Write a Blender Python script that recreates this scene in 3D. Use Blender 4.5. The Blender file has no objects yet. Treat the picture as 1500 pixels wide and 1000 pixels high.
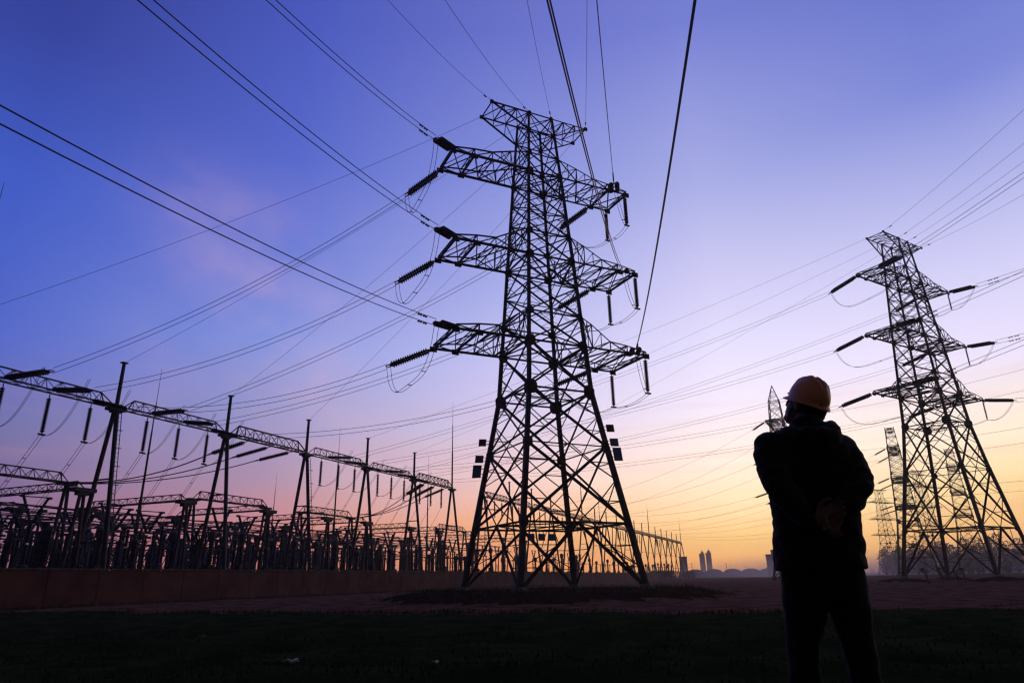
import bpy, math, random
from math import sin, cos, pi, radians, sqrt, atan2
from mathutils import Vector, Matrix, Quaternion, noise

random.seed(7)
scn = bpy.context.scene
col = scn.collection
V = Vector

# ------------------------------------------------------------------ helpers
def srgb(r, g, b, k=1.0):
    def c(u):
        u /= 255.0
        return (u / 12.92 if u <= 0.04045 else ((u + 0.055) / 1.055) ** 2.4) * k
    return (c(r), c(g), c(b), 1.0)

def mat(name, base, rough=0.7, metal=0.0, var=0.25, scale=3.0, bump=0.0, spec=0.3, bscale=None):
    m = bpy.data.materials.new(name); m.use_nodes = True
    nt = m.node_tree; b = nt.nodes['Principled BSDF']
    b.inputs['Roughness'].default_value = rough
    b.inputs['Metallic'].default_value = metal
    b.inputs['Specular IOR Level'].default_value = spec
    tc = nt.nodes.new('ShaderNodeTexCoord')
    n = nt.nodes.new('ShaderNodeTexNoise'); n.inputs['Scale'].default_value = scale
    n.inputs['Detail'].default_value = 6
    nt.links.new(tc.outputs['Object'], n.inputs['Vector'])
    r = nt.nodes.new('ShaderNodeValToRGB')
    lo = tuple(c * (1 - var) for c in base[:3]) + (1,)
    hi = tuple(min(1, c * (1 + var)) for c in base[:3]) + (1,)
    r.color_ramp.elements[0].color = lo; r.color_ramp.elements[0].position = .3
    r.color_ramp.elements[1].color = hi; r.color_ramp.elements[1].position = .7
    nt.links.new(n.outputs['Fac'], r.inputs['Fac'])
    nt.links.new(r.outputs['Color'], b.inputs['Base Color'])
    if bump:
        n2 = nt.nodes.new('ShaderNodeTexNoise'); n2.inputs['Scale'].default_value = bscale or scale * 6
        n2.inputs['Detail'].default_value = 8
        nt.links.new(tc.outputs['Object'], n2.inputs['Vector'])
        bp = nt.nodes.new('ShaderNodeBump'); bp.inputs['Strength'].default_value = bump
        bp.inputs['Distance'].default_value = 0.05
        nt.links.new(n2.outputs['Fac'], bp.inputs['Height'])
        nt.links.new(bp.outputs['Normal'], b.inputs['Normal'])
    return m

class MB:
    """collects bars, tubes and lathes; build() links them as one mesh"""
    def __init__(s, k=1.0): s.v = []; s.f = []; s.k = k
    def quadring(s, rings, cap=True, closed=True):
        n = len(rings[0]); b = len(s.v)
        for r in rings: s.v += [tuple(p) for p in r]
        for i in range(len(rings) - 1):
            for j in range(n):
                k = (j + 1) % n
                s.f.append((b + i * n + j, b + i * n + k, b + (i + 1) * n + k, b + (i + 1) * n + j))
        if cap:
            s.f.append(tuple(b + j for j in range(n))[::-1])
            s.f.append(tuple(b + (len(rings) - 1) * n + j for j in range(n)))
    def frame(s, d, up=None):
        d = d.normalized()
        u = V(up) if up is not None else (V((0, 0, 1)) if abs(d.z) < .95 else V((1, 0, 0)))
        a = d.cross(u)
        if a.length < 1e-4: a = d.cross(V((0, 1, 0)))
        a.normalize(); return a, a.cross(d).normalized()
    def bar(s, p, q, w, h=None, up=None):
        p = V(p); q = V(q)
        if (q - p).length < 1e-5: return
        w = w * s.k; h = h * s.k if h else w; a, b = s.frame(q - p, up); a = a * w / 2; b = b * h / 2
        s.quadring([[c - a - b, c + a - b, c + a + b, c - a + b] for c in (p, q)])
    def angle(s, p, q, w, t=None):
        """rolled steel angle: two thin legs at right angles"""
        p = V(p); q = V(q); w = w * s.k; t = t or w * .16
        a, b = s.frame(q - p)
        prof = [(0, 0), (w, 0), (w, t), (t, t), (t, w), (0, w)]
        o = w * .35
        s.quadring([[c + a * (x - o) + b * (y - o) for x, y in prof] for c in (p, q)])
    def tube(s, pts, r, n=6, cap=True):
        pts = [V(p) for p in pts]; rings = []
        d0 = (pts[1] - pts[0]); a, b = s.frame(d0)
        for i, p in enumerate(pts):
            d = (pts[min(i + 1, len(pts) - 1)] - pts[max(i - 1, 0)]).normalized()
            a = (a - d * a.dot(d)).normalized(); b = d.cross(a)
            rr = r[i] if isinstance(r, (list, tuple)) else r
            rings.append([p + (a * cos(2 * pi * j / n) + b * sin(2 * pi * j / n)) * rr for j in range(n)])
        s.quadring(rings, cap)
    def lathe(s, p, d, prof, n=8):
        """prof: (distance along d, radius)"""
        p = V(p); d = V(d).normalized(); a, b = s.frame(d)
        s.quadring([[p + d * t + (a * cos(2 * pi * j / n) + b * sin(2 * pi * j / n)) * r for j in range(n)] for t, r in prof])
    def box(s, c, hx, hy, hz, ax=None):
        c = V(c); X, Y, Z = ax or (V((1, 0, 0)), V((0, 1, 0)), V((0, 0, 1)))
        s.quadring([[c + X * (sx * hx) + Y * (sy * hy) + Z * (z * hz) for sx, sy in ((-1, -1), (1, -1), (1, 1), (-1, 1))] for z in (-1, 1)])
    def build(s, name, m, parent=None, origin=None, smooth=False):
        o0 = V(origin) if origin is not None else V((0, 0, 0))
        me = bpy.data.meshes.new(name)
        me.from_pydata([tuple(V(p) - o0) for p in s.v], [], s.f); me.update()
        if smooth: me.polygons.foreach_set('use_smooth', [True] * len(me.polygons))
        me.materials.append(m)
        o = bpy.data.objects.new(name, me); col.objects.link(o)
        if parent is not None: o.parent = parent
        elif origin is not None: o.location = o0
        return o

def tag(o, label=None, cat=None, group=None, kind=None):
    if label: o['label'] = label
    if cat: o['category'] = cat
    if group: o['group'] = group
    if kind: o['kind'] = kind
    return o

def thing(name, label, cat, loc=(0, 0, 0), rz=0, group=None, rot=None):
    o = bpy.data.objects.new(name, None); col.objects.link(o)
    o.location = loc
    if rot is not None: o.rotation_mode = 'QUATERNION'; o.rotation_quaternion = rot
    else: o.rotation_euler = (0, 0, rz)
    o.empty_display_size = .2
    return tag(o, label, cat, group)

KIDS = {}
def kids(o):
    return [c for c in list(col.objects) if c.parent == o]

def copy_tree(o, parent=None, tree=None):
    if tree is None: tree = TREE(o)
    c = o.copy(); col.objects.link(c); c.parent = parent
    for ch, sub in tree: copy_tree(ch, c, sub)
    return c
def TREE(o):
    return [(k, TREE(k)) for k in kids(o)]

def structure(o): o['kind'] = 'structure'; return o

# ------------------------------------------------------------------ materials
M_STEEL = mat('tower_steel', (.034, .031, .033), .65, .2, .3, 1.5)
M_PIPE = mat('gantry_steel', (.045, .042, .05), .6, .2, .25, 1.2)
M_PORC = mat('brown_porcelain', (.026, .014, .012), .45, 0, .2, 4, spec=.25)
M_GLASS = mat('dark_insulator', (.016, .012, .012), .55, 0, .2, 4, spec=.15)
M_WIRE = mat('aluminium_wire', (.06, .058, .065), .6, .3, .1, 2)
M_SIGN = mat('blue_sign', (.11, .19, .52), .5, 0, .15, 5)
M_SIGNR = mat('red_sign', (.16, .04, .03), .5, 0, .15, 5)
M_CONC = mat('concrete', (.16, .15, .145), .9, 0, .25, 2, .3)
M_WALL = mat('boundary_wall', (.115, .044, .028), .9, 0, .35, .6, .35, bscale=9)
M_COPE = mat('wall_coping', (.12, .09, .085), .9, 0, .3, 1, .3)
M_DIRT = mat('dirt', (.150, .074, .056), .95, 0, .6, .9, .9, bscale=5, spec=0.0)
M_FIELD = mat('field_soil', (.026, .034, .014), .95, 0, .4, 1.2, .6, bscale=10, spec=0.0)
M_GRASS = mat('wheat_blades', (.030, .055, .014), .8, 0, .4, 2, spec=0.0)
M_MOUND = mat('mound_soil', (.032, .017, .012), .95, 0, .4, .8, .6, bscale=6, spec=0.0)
M_CAB = mat('cabinet_paint', (.06, .06, .07), .5, 0, .15, 3)
M_FILM = mat('greenhouse_film', (.055, .065, .15), .45, 0, .2, .2)
M_BLOCK = mat('far_block', (.055, .036, .04), .9, 0, .2, .3)
M_PANE = mat('window_glass', (.03, .03, .05), .15, 0, .1, 1, spec=.5)
M_BARK = mat('bark', (.045, .03, .025), .9, 0, .3, 2)
M_TWIG = mat('twigs', (.13, .10, .10), .9, 0, .35, .5)
M_COAT = mat('black_coat', (.020, .020, .021), .9, 0, .3, 18, .25, spec=.08, bscale=60)
M_TROU = mat('black_trousers', (.016, .016, .017), .9, 0, .3, 20, .2, spec=.08, bscale=80)
M_BOOT = mat('boot_leather', (.01, .009, .008), .5, 0, .2, 20)
M_HAIR = mat('black_hair', (.006, .005, .005), .6, 0, .3, 60)
M_SKIN = mat('skin', (.17, .09, .07), .55, 0, .12, 14)
M_HAT = mat('hard_hat_shell', (.95, .34, .20), .34, 0, .08, 9, .04, spec=.5, bscale=40)
M_LITT = mat('pale_plastic', (.45, .44, .46), .5, 0, .2, 8)
M_WEED = mat('dry_stalk', (.07, .05, .035), .9, 0, .3, 4)

for m_ in (M_COAT, M_TROU):
    b_ = m_.node_tree.nodes['Principled BSDF']; b_.inputs['Sheen Weight'].default_value = .12; b_.inputs['Sheen Roughness'].default_value = .4
# ------------------------------------------------------------------ camera
CZ = 1.3
cam_d = bpy.data.cameras.new('camera'); cam = bpy.data.objects.new('camera', cam_d); col.objects.link(cam)
cam_d.sensor_width = 36; cam_d.lens = 36 * 989.2 / 1500
cam_d.clip_end = 20000; cam_d.clip_start = .05
cam.location = (0, 0, CZ)
cam.rotation_mode = 'QUATERNION'
cam.rotation_quaternion = (Matrix.Rotation(radians(90 + 19.38), 4, 'X') @ Matrix.Rotation(radians(-1.12), 4, 'Z')).to_quaternion()
scn.camera = cam

# ------------------------------------------------------------------ transmission towers
LV = dict(ft=(.5, 5.12), z8=(5.1, 4.44), z6=(11.0, 3.52), z5=(15.5, 2.84), z4=(19.46, 2.62), z4t=(22.12, 2.46),
          z3=(27.43, 2.17), z3t=(29.84, 2.02), z2=(36.13, 1.65), z2t=(38.1, 1.52), el=(40.77, 1.36), top=(42.76, 1.23))

def tower(name, label, x, y, rz, ext=0.0, sc=1.0, group=None, zb=0.0, peak=False, kk=1.0):
    """ext: extra body height below the waist"""
    L = {k: ((z + ext if k != 'ft' else z), w) for k, (z, w) in LV.items()}
    if ext:
        L['ft'] = (.5, 5.45); L['z8'] = (6.2, 4.62); L['z6'] = (13.6, 3.55)
    t = thing(name, label, 'power pylon', (x, y, zb), rz, group)
    t.scale = (sc, sc, sc)
    def C(k, i):
        z, w = L[k]; sx, sy = ((-1, -1), (1, -1), (1, 1), (-1, 1))[i % 4]
        return V((sx * w, sy * w, z))
    lw = dict(ft=.42, z8=.42, z6=.38, z5=.34, z4=.30, z4t=.28, z3=.27, z3t=.25, z2=.23, z2t=.22, el=.20, top=.18)
    order = ['ft', 'z8', 'z6', 'z5', 'z4', 'z4t', 'z3', 'z3t', 'z2', 'z2t', 'el', 'top']
    for i in range(4):
        m = MB(.84 * kk)
        for a, b in zip(order, order[1:]):
            m.angle(C(a, i), C(b, i), lw[a])
        # climbing bolts on two legs
        if i in (0, 2):
            p0, p1 = C('z8', i), C('top', i); n = 60
            for k in range(n):
                p = p0.lerp(p1, k / n); d = V((p.x, -p.y, 0)).normalized() * (.16 if k % 2 else -.16)
                m.bar(p, p + d * 1.6, .03)
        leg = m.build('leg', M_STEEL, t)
        f = MB(); z, w = L['ft']; c = C('ft', i)
        f.lathe((c.x, c.y, -.6), (0, 0, 1), [(0, .75), (1.25, .6), (1.42, .42)], 8)
        f.build('footing', M_CONC, leg)
    m = MB(.86 * kk)
    def gus(p, g, i):
        g *= .86
        sx, sy = ((-1, -1), (1, -1), (1, 1), (-1, 1))[i]
        for ax in (0, 1):
            c = V(p); 
            h = [.03, .03, g * .55]; h[ax] = g * .5; c[ax] -= (sx, sy)[ax] * g * .22
            # chamfered plate
            e = V((1, 0, 0)) if ax == 0 else V((0, 1, 0)); nrm = V((0, 1, 0)) if ax == 0 else V((1, 0, 0))
            pts = [(-.5, -.25), (-.25, -.55), (.25, -.55), (.5, -.25), (.5, .25), (.25, .55), (-.25, .55), (-.5, .25)]
            off = nrm * ((sy, sx)[ax] * .05)
            m.quadring([[c + off + nrm * s_ + e * (u * g) + V((0, 0, v * g)) for u, v in pts] for s_ in (-.02, .02)])
    def face(i):
        j = (i + 1) % 4
        def xp(a, b, w, red=0):
            A, B, Cc, D = C(a, i), C(a, j), C(b, j), C(b, i)
            m.angle(A, Cc, w); m.angle(B, D, w)
            # intersection
            wa = (B - A).length; wb = (Cc - D).length; s_ = wa / (wa + wb); X = A.lerp(Cc, s_)
            if red:
                r = red
                for P, Q in ((A, D), (B, Cc)):
                    S = P.lerp(Q, s_)
                    q1 = P.lerp(X, .5); q2 = Q.lerp(X, .5)
                    m.bar(S, q1, r); m.bar(S, q2, r)
                    m.bar(P.lerp(Q, s_ * .5), q1, r); m.bar(P.lerp(Q, s_ + (1 - s_) * .5), q2, r)
                q3 = A.lerp(X, .5); q4 = B.lerp(X, .5); mid = A.lerp(B, .5)
                if red > .06:
                    m.bar(q3, mid, r); m.bar(q4, mid, r)
                    qt = Cc.lerp(D, .5); m.bar(Cc.lerp(X, .5), qt, r); m.bar(D.lerp(X, .5), qt, r)
            return X
        # foot panel: inverted V with redundant struts
        A, B, Cc, D = C('ft', i), C('ft', j), C('z8', j), C('z8', i)
        mid = D.lerp(Cc, .5)
        m.angle(A, mid, .24); m.angle(B, mid, .24); m.angle(D, Cc, .18)
        for P, Q in ((A, D), (B, Cc)):
            for s_ in (.33, .66):
                m.bar(P.lerp(Q, s_), P.lerp(mid, s_), .07)
            m.bar(P.lerp(Q, .33), P.lerp(mid, .66), .07); m.bar(P.lerp(Q, .66), mid.lerp(D if P is A else Cc, .0) if False else P.lerp(mid, .66), .06)
            m.bar(D.lerp(mid, .5) if P is A else Cc.lerp(mid, .5), P.lerp(mid, .66), .07)
        xp('z8', 'z6', .22, .085); xp('z6', 'z5', .2, .075)
        xp('z5', 'z4', .18, .06); xp('z4', 'z4t', .15)
        def mids(a, b, n):
            za, wa = L[a]; zb_, wb = L[b]; ks = [a]
            for k in range(1, n):
                key = f'{a}{k}'; L[key] = (za + (zb_ - za) * k / n, wa + (wb - wa) * k / n); ks.append(key)
            return ks + [b]
        for a, b, n, w in (('z4t', 'z3', 2, .15), ('z3t', 'z2', 3, .13)):
            ks = mids(a, b, n)
            for p, q in zip(ks, ks[1:]):
                xp(p, q, w, .045)
            for p in ks[1:-1]: m.bar(C(p, i), C(p, j), .08)
        xp('z3', 'z3t', .14); xp('z2', 'z2t', .12); xp('z2t', 'el', .11); xp('el', 'top', .1)
        for k, w in (('z6', .1), ('z5', .15), ('z4', .16), ('z4t', .13), ('z3', .15), ('z3t', .12), ('z2', .14), ('z2t', .1), ('el', .1), ('top', .1)):
            m.bar(C(k, i), C(k, j), w)
    for i in range(4): face(i)
    for k, w in (('z8', .1), ('z5', .11), ('z4', .12), ('z3', .11), ('z2', .1), ('top', .07), ('el', .07)):
        if k in ('z8', 'z5'):
            ms = [C(k, i).lerp(C(k, i + 1), .5) for i in range(4)]
            for i in range(4): m.bar(ms[i], ms[(i + 1) % 4], w)
            m.bar(ms[0], ms[2], w); m.bar(ms[1], ms[3], w)
        else:
            m.bar(C(k, 0), C(k, 2), w); m.bar(C(k, 1), C(k, 3), w)
    for k, g in (('z5', 1.15), ('z6', .8), ('z4', .95), ('z4t', .7), ('z3', .8), ('z3t', .6), ('z2', .75), ('z2t', .5), ('el', .4), ('z8', .7), ('top', .4)):
        for i in range(4): gus(C(k, i), g, i)
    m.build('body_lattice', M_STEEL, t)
    # crossarms
    for (kb, kt, ulen) in (('z2', 'z2t', 8.9), ('z3', 'z3t', 8.75), ('z4', 'z4t', 8.85)):
        zb_, wb = L[kb]; zt, wt = L[kt]
        for s_ in (-1, 1):
            a = MB(.88 * kk)
            us = [wb, 3.4, 5.2, 6.9, ulen]
            hs = [zt - zb_, None, .8, .65, .34]
            hs[1] = hs[0] + (hs[2] - hs[0]) * (us[1] - us[0]) / (us[2] - us[0])
            bot = {}; tp = {}
            for y_ in (-1, 1):
                bot[y_] = [V((s_ * u, y_ * wb, zb_)) for u in us]
                tp[y_] = [V((s_ * u, y_ * (wt if k == 0 else wb), zb_ + h)) for k, (u, h) in enumerate(zip(us, hs))]
                for k in range(4):
                    a.angle(bot[y_][k], bot[y_][k + 1], .2); a.angle(tp[y_][k], tp[y_][k + 1], .12)
                for k in range(1, 5): a.bar(bot[y_][k], tp[y_][k], .08)
                for k in range(4):
                    if k % 2 == 0: a.bar(tp[y_][k], bot[y_][k + 1], .09)
                    else: a.bar(bot[y_][k], tp[y_][k + 1], .09)
                    mb_ = bot[y_][k].lerp(bot[y_][k + 1], .5); mt_ = tp[y_][k].lerp(tp[y_][k + 1], .5)
                    if k < 2: a.bar(mb_, mt_, .06); a.bar(bot[y_][k], mt_, .05)
            for k in range(4):
                a.bar(bot[-1][k], bot[1][k + 1], .09); a.bar(bot[1][k], bot[-1][k + 1], .09)
                a.bar(tp[-1][k] if k % 2 else tp[1][k], tp[1][k + 1] if k % 2 else tp[-1][k + 1], .06)
            for k in range(1, 5):
                a.bar(bot[-1][k], bot[1][k], .18 if k in (3, 4) else .1); a.bar(tp[-1][k], tp[1][k], .08)
                if k >= 3: a.bar(bot[-1][k], tp[1][k], .06); a.bar(bot[1][k], tp[-1][k], .06)
            for y_ in (-1, 1):
                for k in (3, 4):
                    a.box(bot[y_][k] + V((0, 0, -.06)), .3, .05, .22)
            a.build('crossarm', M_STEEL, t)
    zt, wt = L['top']; ze, we = L['el']
    if peak:
        a = MB(.9 * kk); ap = V((0, 0, zt + 4.2))
        for i in range(4):
            a.angle(C('top', i), ap, .16)
            for f_ in (.33, .62): a.bar(C('top', i).lerp(ap, f_), C('top', i + 1).lerp(ap, f_), .08)
            a.bar(C('top', i), C('top', i + 1).lerp(ap, .33), .07); a.bar(C('top', i + 1).lerp(ap, .33), C('top', i).lerp(ap, .62), .06)
        a.build('peak', M_STEEL, t)
    for s_ in (() if peak else (-1, 1)):
        a = MB(kk); us = [wt, 2.5, 3.75, 5.0]
        for y_ in (-1, 1):
            tp_ = [V((s_ * u, y_ * wt, zt)) for u in us]
            lo = [V((s_ * we, y_ * we, ze)).lerp(tp_[3], k / 3) for k in range(4)]
            a.angle(tp_[0], tp_[3], .11); a.angle(lo[0], lo[3], .13)
            for k in (1, 2): a.bar(tp_[k], lo[k], .06)
            for k in range(3): a.bar(tp_[k] if k % 2 else lo[k], lo[k + 1] if k % 2 else tp_[k + 1], .06)
        for k in range(3):
            a.bar(V((s_ * us[k], -wt, zt)), V((s_ * us[k + 1], wt, zt)), .07)
            a.bar(V((s_ * us[k], wt, zt)), V((s_ * us[k + 1], -wt, zt)), .05)
        for k in (1, 2, 3): a.bar(V((s_ * us[k], -wt, zt)), V((s_ * us[k], wt, zt)), .09)
        for y_ in (-1, 1): a.box((s_ * 5.02, y_ * wt, zt), .16, .08, .16)
        a.build('earth_wire_arm', M_STEEL, t)
    return t

T1 = (2.566, 54.558, radians(25.82)); T2 = (56.65, 89.46, radians(32.48)); T2E = 4.15
tower1 = tower('transmission_tower', 'tall near lattice pylon with three pairs of crossarms on a low mound', T1[0], T1[1], T1[2])
tower2 = tower('transmission_tower', 'second tall lattice pylon on the right behind the man in the hard hat', T2[0], T2[1], T2[2], ext=T2E)

def tp(T, u, v, z, e=0.0):
    return V((T[0] + u * cos(T[2]) - v * sin(T[2]), T[1] + u * sin(T[2]) + v * cos(T[2]), z + e))

# distant towers
FAR = [
    ('slim pylon with a pointed top just left of the man in the hard hat', 66.5, 168.0, 62, 2),
    ('slim pylon seen end-on beside the left leg of the right pylon', 117.1, 208.4, 60, 0),
    ('faint pylon beyond the misty trees, left of the right pylon', 194.8, 369.4, 30, 1),
    ('hazy distant pylon seen between the legs of the right pylon', 176.4, 299.7, 28, 1),
    ('hazy pylon seen through the right-hand bracing of the right pylon', 159.5, 248.2, 55, 1),
]
far_t = []; slim = None
tr1 = TREE(tower1)
for lab, x, y, rz, q_ in FAR:
    if q_ == 2:
        tower('transmission_tower', lab, x, y, radians(rz), group='pylons in the distance', peak=True); far_t.append((x, y, radians(rz))); continue
    if q_ == 1:
        if slim is None:
            slim = tower('transmission_tower', lab, x, y, radians(rz), group='pylons in the distance', kk=.62); slim_tree = TREE(slim); far_t.append((x, y, radians(rz))); continue
        c = copy_tree(slim, None, slim_tree)
    else: c = copy_tree(tower1, None, tr1)
    c['label'] = lab; c['group'] = 'pylons in the distance'
    c.location = (x, y, 0); c.rotation_euler = (0, 0, radians(rz)); far_t.append((x, y, radians(rz)))
far_t[0] and None

# ------------------------------------------------------------------ insulator strings
def discs(m, p, d, n, pitch, r, core=.095, sides=8):
    prof = []
    for k in range(n):
        t = k * pitch
        prof += [(t, core), (t + pitch * .18, r), (t + pitch * .42, r * .9), (t + pitch * .62, core * 1.1)]
    prof.append((n * pitch, core))
    m.lathe(p, d, prof, sides)

def make_tension_string():
    r = thing('insulator_string', 'x', 'insulator')
    for s_ in (-1, 1):
        m = MB(); discs(m, (.55, s_ * .27, 0), (1, 0, 0), 16, .2, .225)
        m.build('disc_string', M_GLASS, r)
    m = MB()
    m.bar((0, 0, 0), (.4, 0, 0), .07); m.box((.45, 0, 0), .09, .33, .025)
    m.build('yoke_plate', M_STEEL, r)
    m = MB(); m.box((3.8, 0, 0), .1, .33, .025); m.build('yoke_plate', M_STEEL, r)
    m = MB()
    pts = [(3.85 + .18 * (1 - cos(a)), .25 * cos(a / 2 + pi / 2), .0) for a in [k * pi / 6 for k in range(13)]]
    ring = [(3.98 + .22 * cos(2 * pi * k / 12), .3 * sin(2 * pi * k / 12), 0) for k in range(13)]
    m.tube(ring, .03, 5)
    for s_ in (-1, 1): m.tube([(3.85, s_ * .22, 0), (4.2, s_ * .24, 0)], .045, 6)
    m.build('grading_ring', M_STEEL, r)
    return r
def make_hang_string():
    r = thing('insulator_string', 'x', 'insulator')
    m = MB(); discs(m, (0, 0, -.35), (0, 0, -1), 14, .2, .2); m.build('disc_string', M_GLASS, r)
    m = MB(); m.bar((0, 0, 0), (0, 0, -.4), .06); m.build('link', M_STEEL, r)
    m = MB(); m.box((0, 0, -3.3), .28, .05, .07); m.bar((0, 0, -3.1), (0, 0, -3.3), .05); m.build('clamp', M_STEEL, r)
    return r
PT = make_tension_string(); PT_tree = TREE(PT); used = {'T': False, 'H': False}
PH = make_hang_string(); PH_tree = TREE(PH)

def tension(p, d, label, group, ss=1.0):
    if not used['T']: o = PT; used['T'] = True
    else: o = copy_tree(PT, None, PT_tree)
    d = V(d).normalized()
    o.location = p; o.rotation_mode = 'QUATERNION'
    x = d; y = V((0, 0, 1)).cross(x).normalized(); z = x.cross(y)
    o.rotation_quaternion = Matrix((x, y, z)).transposed().to_quaternion()
    o.scale = (ss, ss, ss); tag(o, label, None, group)
    return V(p) + d * 4.15 * ss, y
def hang(p, rz, label, group, ss=1.0):
    if not used['H']: o = PH; used['H'] = True
    else: o = copy_tree(PH, None, PH_tree)
    o.location = p; o.rotation_euler = (0, 0, rz); o.scale = (ss * .8 if ss < 1 else 1, ss * .8 if ss < 1 else 1, ss); tag(o, label, None, group)
    return V(p) + V((0, 0, -3.35 * ss))

def wires(name, label, cat, group, pts, r, lat=None, off=.21, dampers=False, spacers=0, child='wire'):
    """one or two parallel wires along pts; lat = sideways direction"""
    t = thing(name, label, cat, pts[0], 0, group)
    offs = [0] if lat is None else [-off, off]
    for s_ in offs:
        m = MB(); m.tube([p + (lat * s_ if lat is not None else V((0, 0, 0))) for p in pts], r, 5)
        w = m.build(child, M_WIRE, t, pts[0])
    if dampers:
        for s_ in offs:
            for dist in (2.2, 3.1):
                acc = 0; m = MB()
                for a, b in zip(pts, pts[1:]):
                    L_ = (b - a).length
                    if acc + L_ >= dist:
                        c = a.lerp(b, (dist - acc) / L_) + (lat * s_ if lat is not None else V((0, 0, 0)))
                        dd = (b - a).normalized()
                        m.tube([c - dd * .28 - V((0, 0, .1)), c - dd * .14 - V((0, 0, .1))], .065, 6)
                        m.tube([c + dd * .14 - V((0, 0, .1)), c + dd * .28 - V((0, 0, .1))], .065, 6)
                        m.bar(c, c - V((0, 0, .1)), .04); m.tube([c - dd * .15 - V((0, 0, .1)), c + dd * .15 - V((0, 0, .1))], .02, 4)
                        break
                    acc += L_
                m.build('vibration_damper', M_STEEL, t, pts[0])
                if lat is None: break
    if spacers and lat is not None:
        for k in range(1, spacers + 1):
            m = MB(); i = int(len(pts) * k / (spacers + 1)); p = pts[i]
            m.bar(p - lat * off, p + lat * off, .05)
            m.build('spacer', M_STEEL, t, pts[0])
    return t

def para(P, Q, sag, n=24):
    return [P.lerp(Q, k / n) - V((0, 0, sag * 4 * (k / n) * (1 - k / n))) for k in range(n + 1)]

def line_out(P, phi, k, span=140., n=60, start=0.):
    D = V((sin(radians(phi)), -cos(radians(phi)), 0))
    f = lambda l: V(P) + D * l - V((0, 0, k * l * (span - l)))
    return D, f, span

# gantry line frame
GD = V((cos(1.188), sin(1.188), 0)); GN = V((-GD.y, GD.x, 0)); GO = V((-35.13, 58.1, 0))
def G(d, n, z): return GO + GD * d + GN * n + V((0, 0, z))

R_COND = .025; R_EARTH = .016
arm_names = {'z2': 'top', 'z3': 'middle', 'z4': 'bottom'}
def dress(T, e, front, back, earth, tn, gbays, gpoles, hangers=True):
    """strings, jumpers, line conductors and droppers to the gantry"""
    for side in ('L', 'R'):
        for k, key in enumerate(('z2', 'z3', 'z4')):
            z, w = LV[key]; z += e
            sx = -1 if side == 'L' else 1
            sname = 'left' if side == 'L' else 'right'
            nm = f"{tn} pylon's {arm_names[key]} {sname} arm"
            uf = (-8.9 if side == 'L' else (7.6 if T is T1 else 8.9)); ub = (-8.8 if side == 'L' else 6.9)
            Pf = tp(T, uf, -w, z); phi, kk = front[side][k]
            D, f, span = line_out(Pf, phi, kk)
            d0 = (f(4.15) - f(0)).normalized()
            ss = 1.0 if T is T1 else (1.22 if side == 'L' else 1.1)
            if T is not T1: d0 = (d0 + V((0, 0, -.06))).normalized()
            E1, lat = tension(Pf, d0, f'dark double insulator string on the viewer side of {nm}', 'insulator strings of the pylons', ss)
            l0 = 4.1 * ss; dz = E1 - f(l0)
            pts = [f(l0 + (span - l0) * j / 70) + dz * (1 - j / 70) for j in range(71)]
            wires('twin_conductor', f'twin overhead wires toward the viewer from {nm}', 'power line', 'overhead lines', pts, R_COND, V((0, 0, 1)), (.25 if side == 'L' or T is not T1 else (.22, .22, .05)[k]), True)
            Pb = tp(T, ub, w, z)
            bay, t_ = gbays[side][k]
            Gp = G(13 * (bay + t_), -.62, 16.2)
            db = (Gp - Pb).normalized()
            sl = db + V((0, 0, -.24))
            E2, lat2 = tension(Pb, sl, f'double insulator string on the substation side of {nm}', 'insulator strings of the pylons', ss)
            Eg, lat3 = tension(Gp, (-db + V((0, 0, -.36))), f'double insulator string on the gantry beam, wires to {nm}', 'insulator strings on the gantry beams', .85)
            wires('twin_conductor', f'twin wires from {nm} down to the gantry', 'power line', 'lines down to the gantry', para(E2, Eg, 1.3, 30), R_COND * (.85 if T is T1 else .7), V((0, 0, 1)), .22, False)
            # jumper
            a = E1 - d0 * .15; b = E2 - sl.normalized() * .15
            if side == 'L' or not hangers:
                n = 22; pts = []
                for j in range(n + 1):
                    s_ = j / n; p = a.lerp(b, s_)
                    p = p - V((0, 0, (3.1 if T is T1 else 3.4) * (1 - (2 * s_ - 1) ** 4) ** .8))
                    pts.append(p)
            else:
                H1 = hang(tp(T, 8.7, -w, z - .1), T[2], f'single insulator string hanging at the near corner of {nm}', 'hanging insulator strings of the pylons', 1.0 if T is T1 else .8)
                H2 = hang(tp(T, 8.7, w, z - .1), T[2], f'single insulator string hanging at the far corner of {nm}', 'hanging insulator strings of the pylons', 1.0 if T is T1 else .8)
                pts = para(a, H1, .9, 12) + para(H1, H2, .35, 8)[1:] + para(H2, b, 1.3, 14)[1:]
            latj = V((T[0] and cos(T[2]), sin(T[2]), 0))
            wires('jumper_wire', f'looping jumper wires under {nm}', 'jumper wire', 'jumper loops', pts, .02, latj, .17, False, 3)
    z, w = LV['top']; z += e
    for j, (u, phi, kk) in enumerate(earth):
        P = tp(T, u, -w, z + .05); D, f, span = line_out(P, phi, kk)
        pos = ('left tip', 'left of the middle', 'right of the middle', 'right tip')[j]
        wires('earth_wire', f"thin earth wire toward the viewer from {tn} pylon's top, {pos}", 'power line', 'earth wires',
              [f(span * q / 60) for q in range(61)], R_EARTH, None, dampers=True)
        if j < len(gpoles):
            Pb = tp(T, u, w, z + .05); c, zt = gpoles[j]
            wires('earth_wire', f"thin earth wire from {tn} pylon's top, {pos}, to a gantry pole", 'power line', 'earth wires to gantry poles',
                  para(Pb, G(13 * c, 0, zt), .8, 24), R_EARTH * .9)

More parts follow.
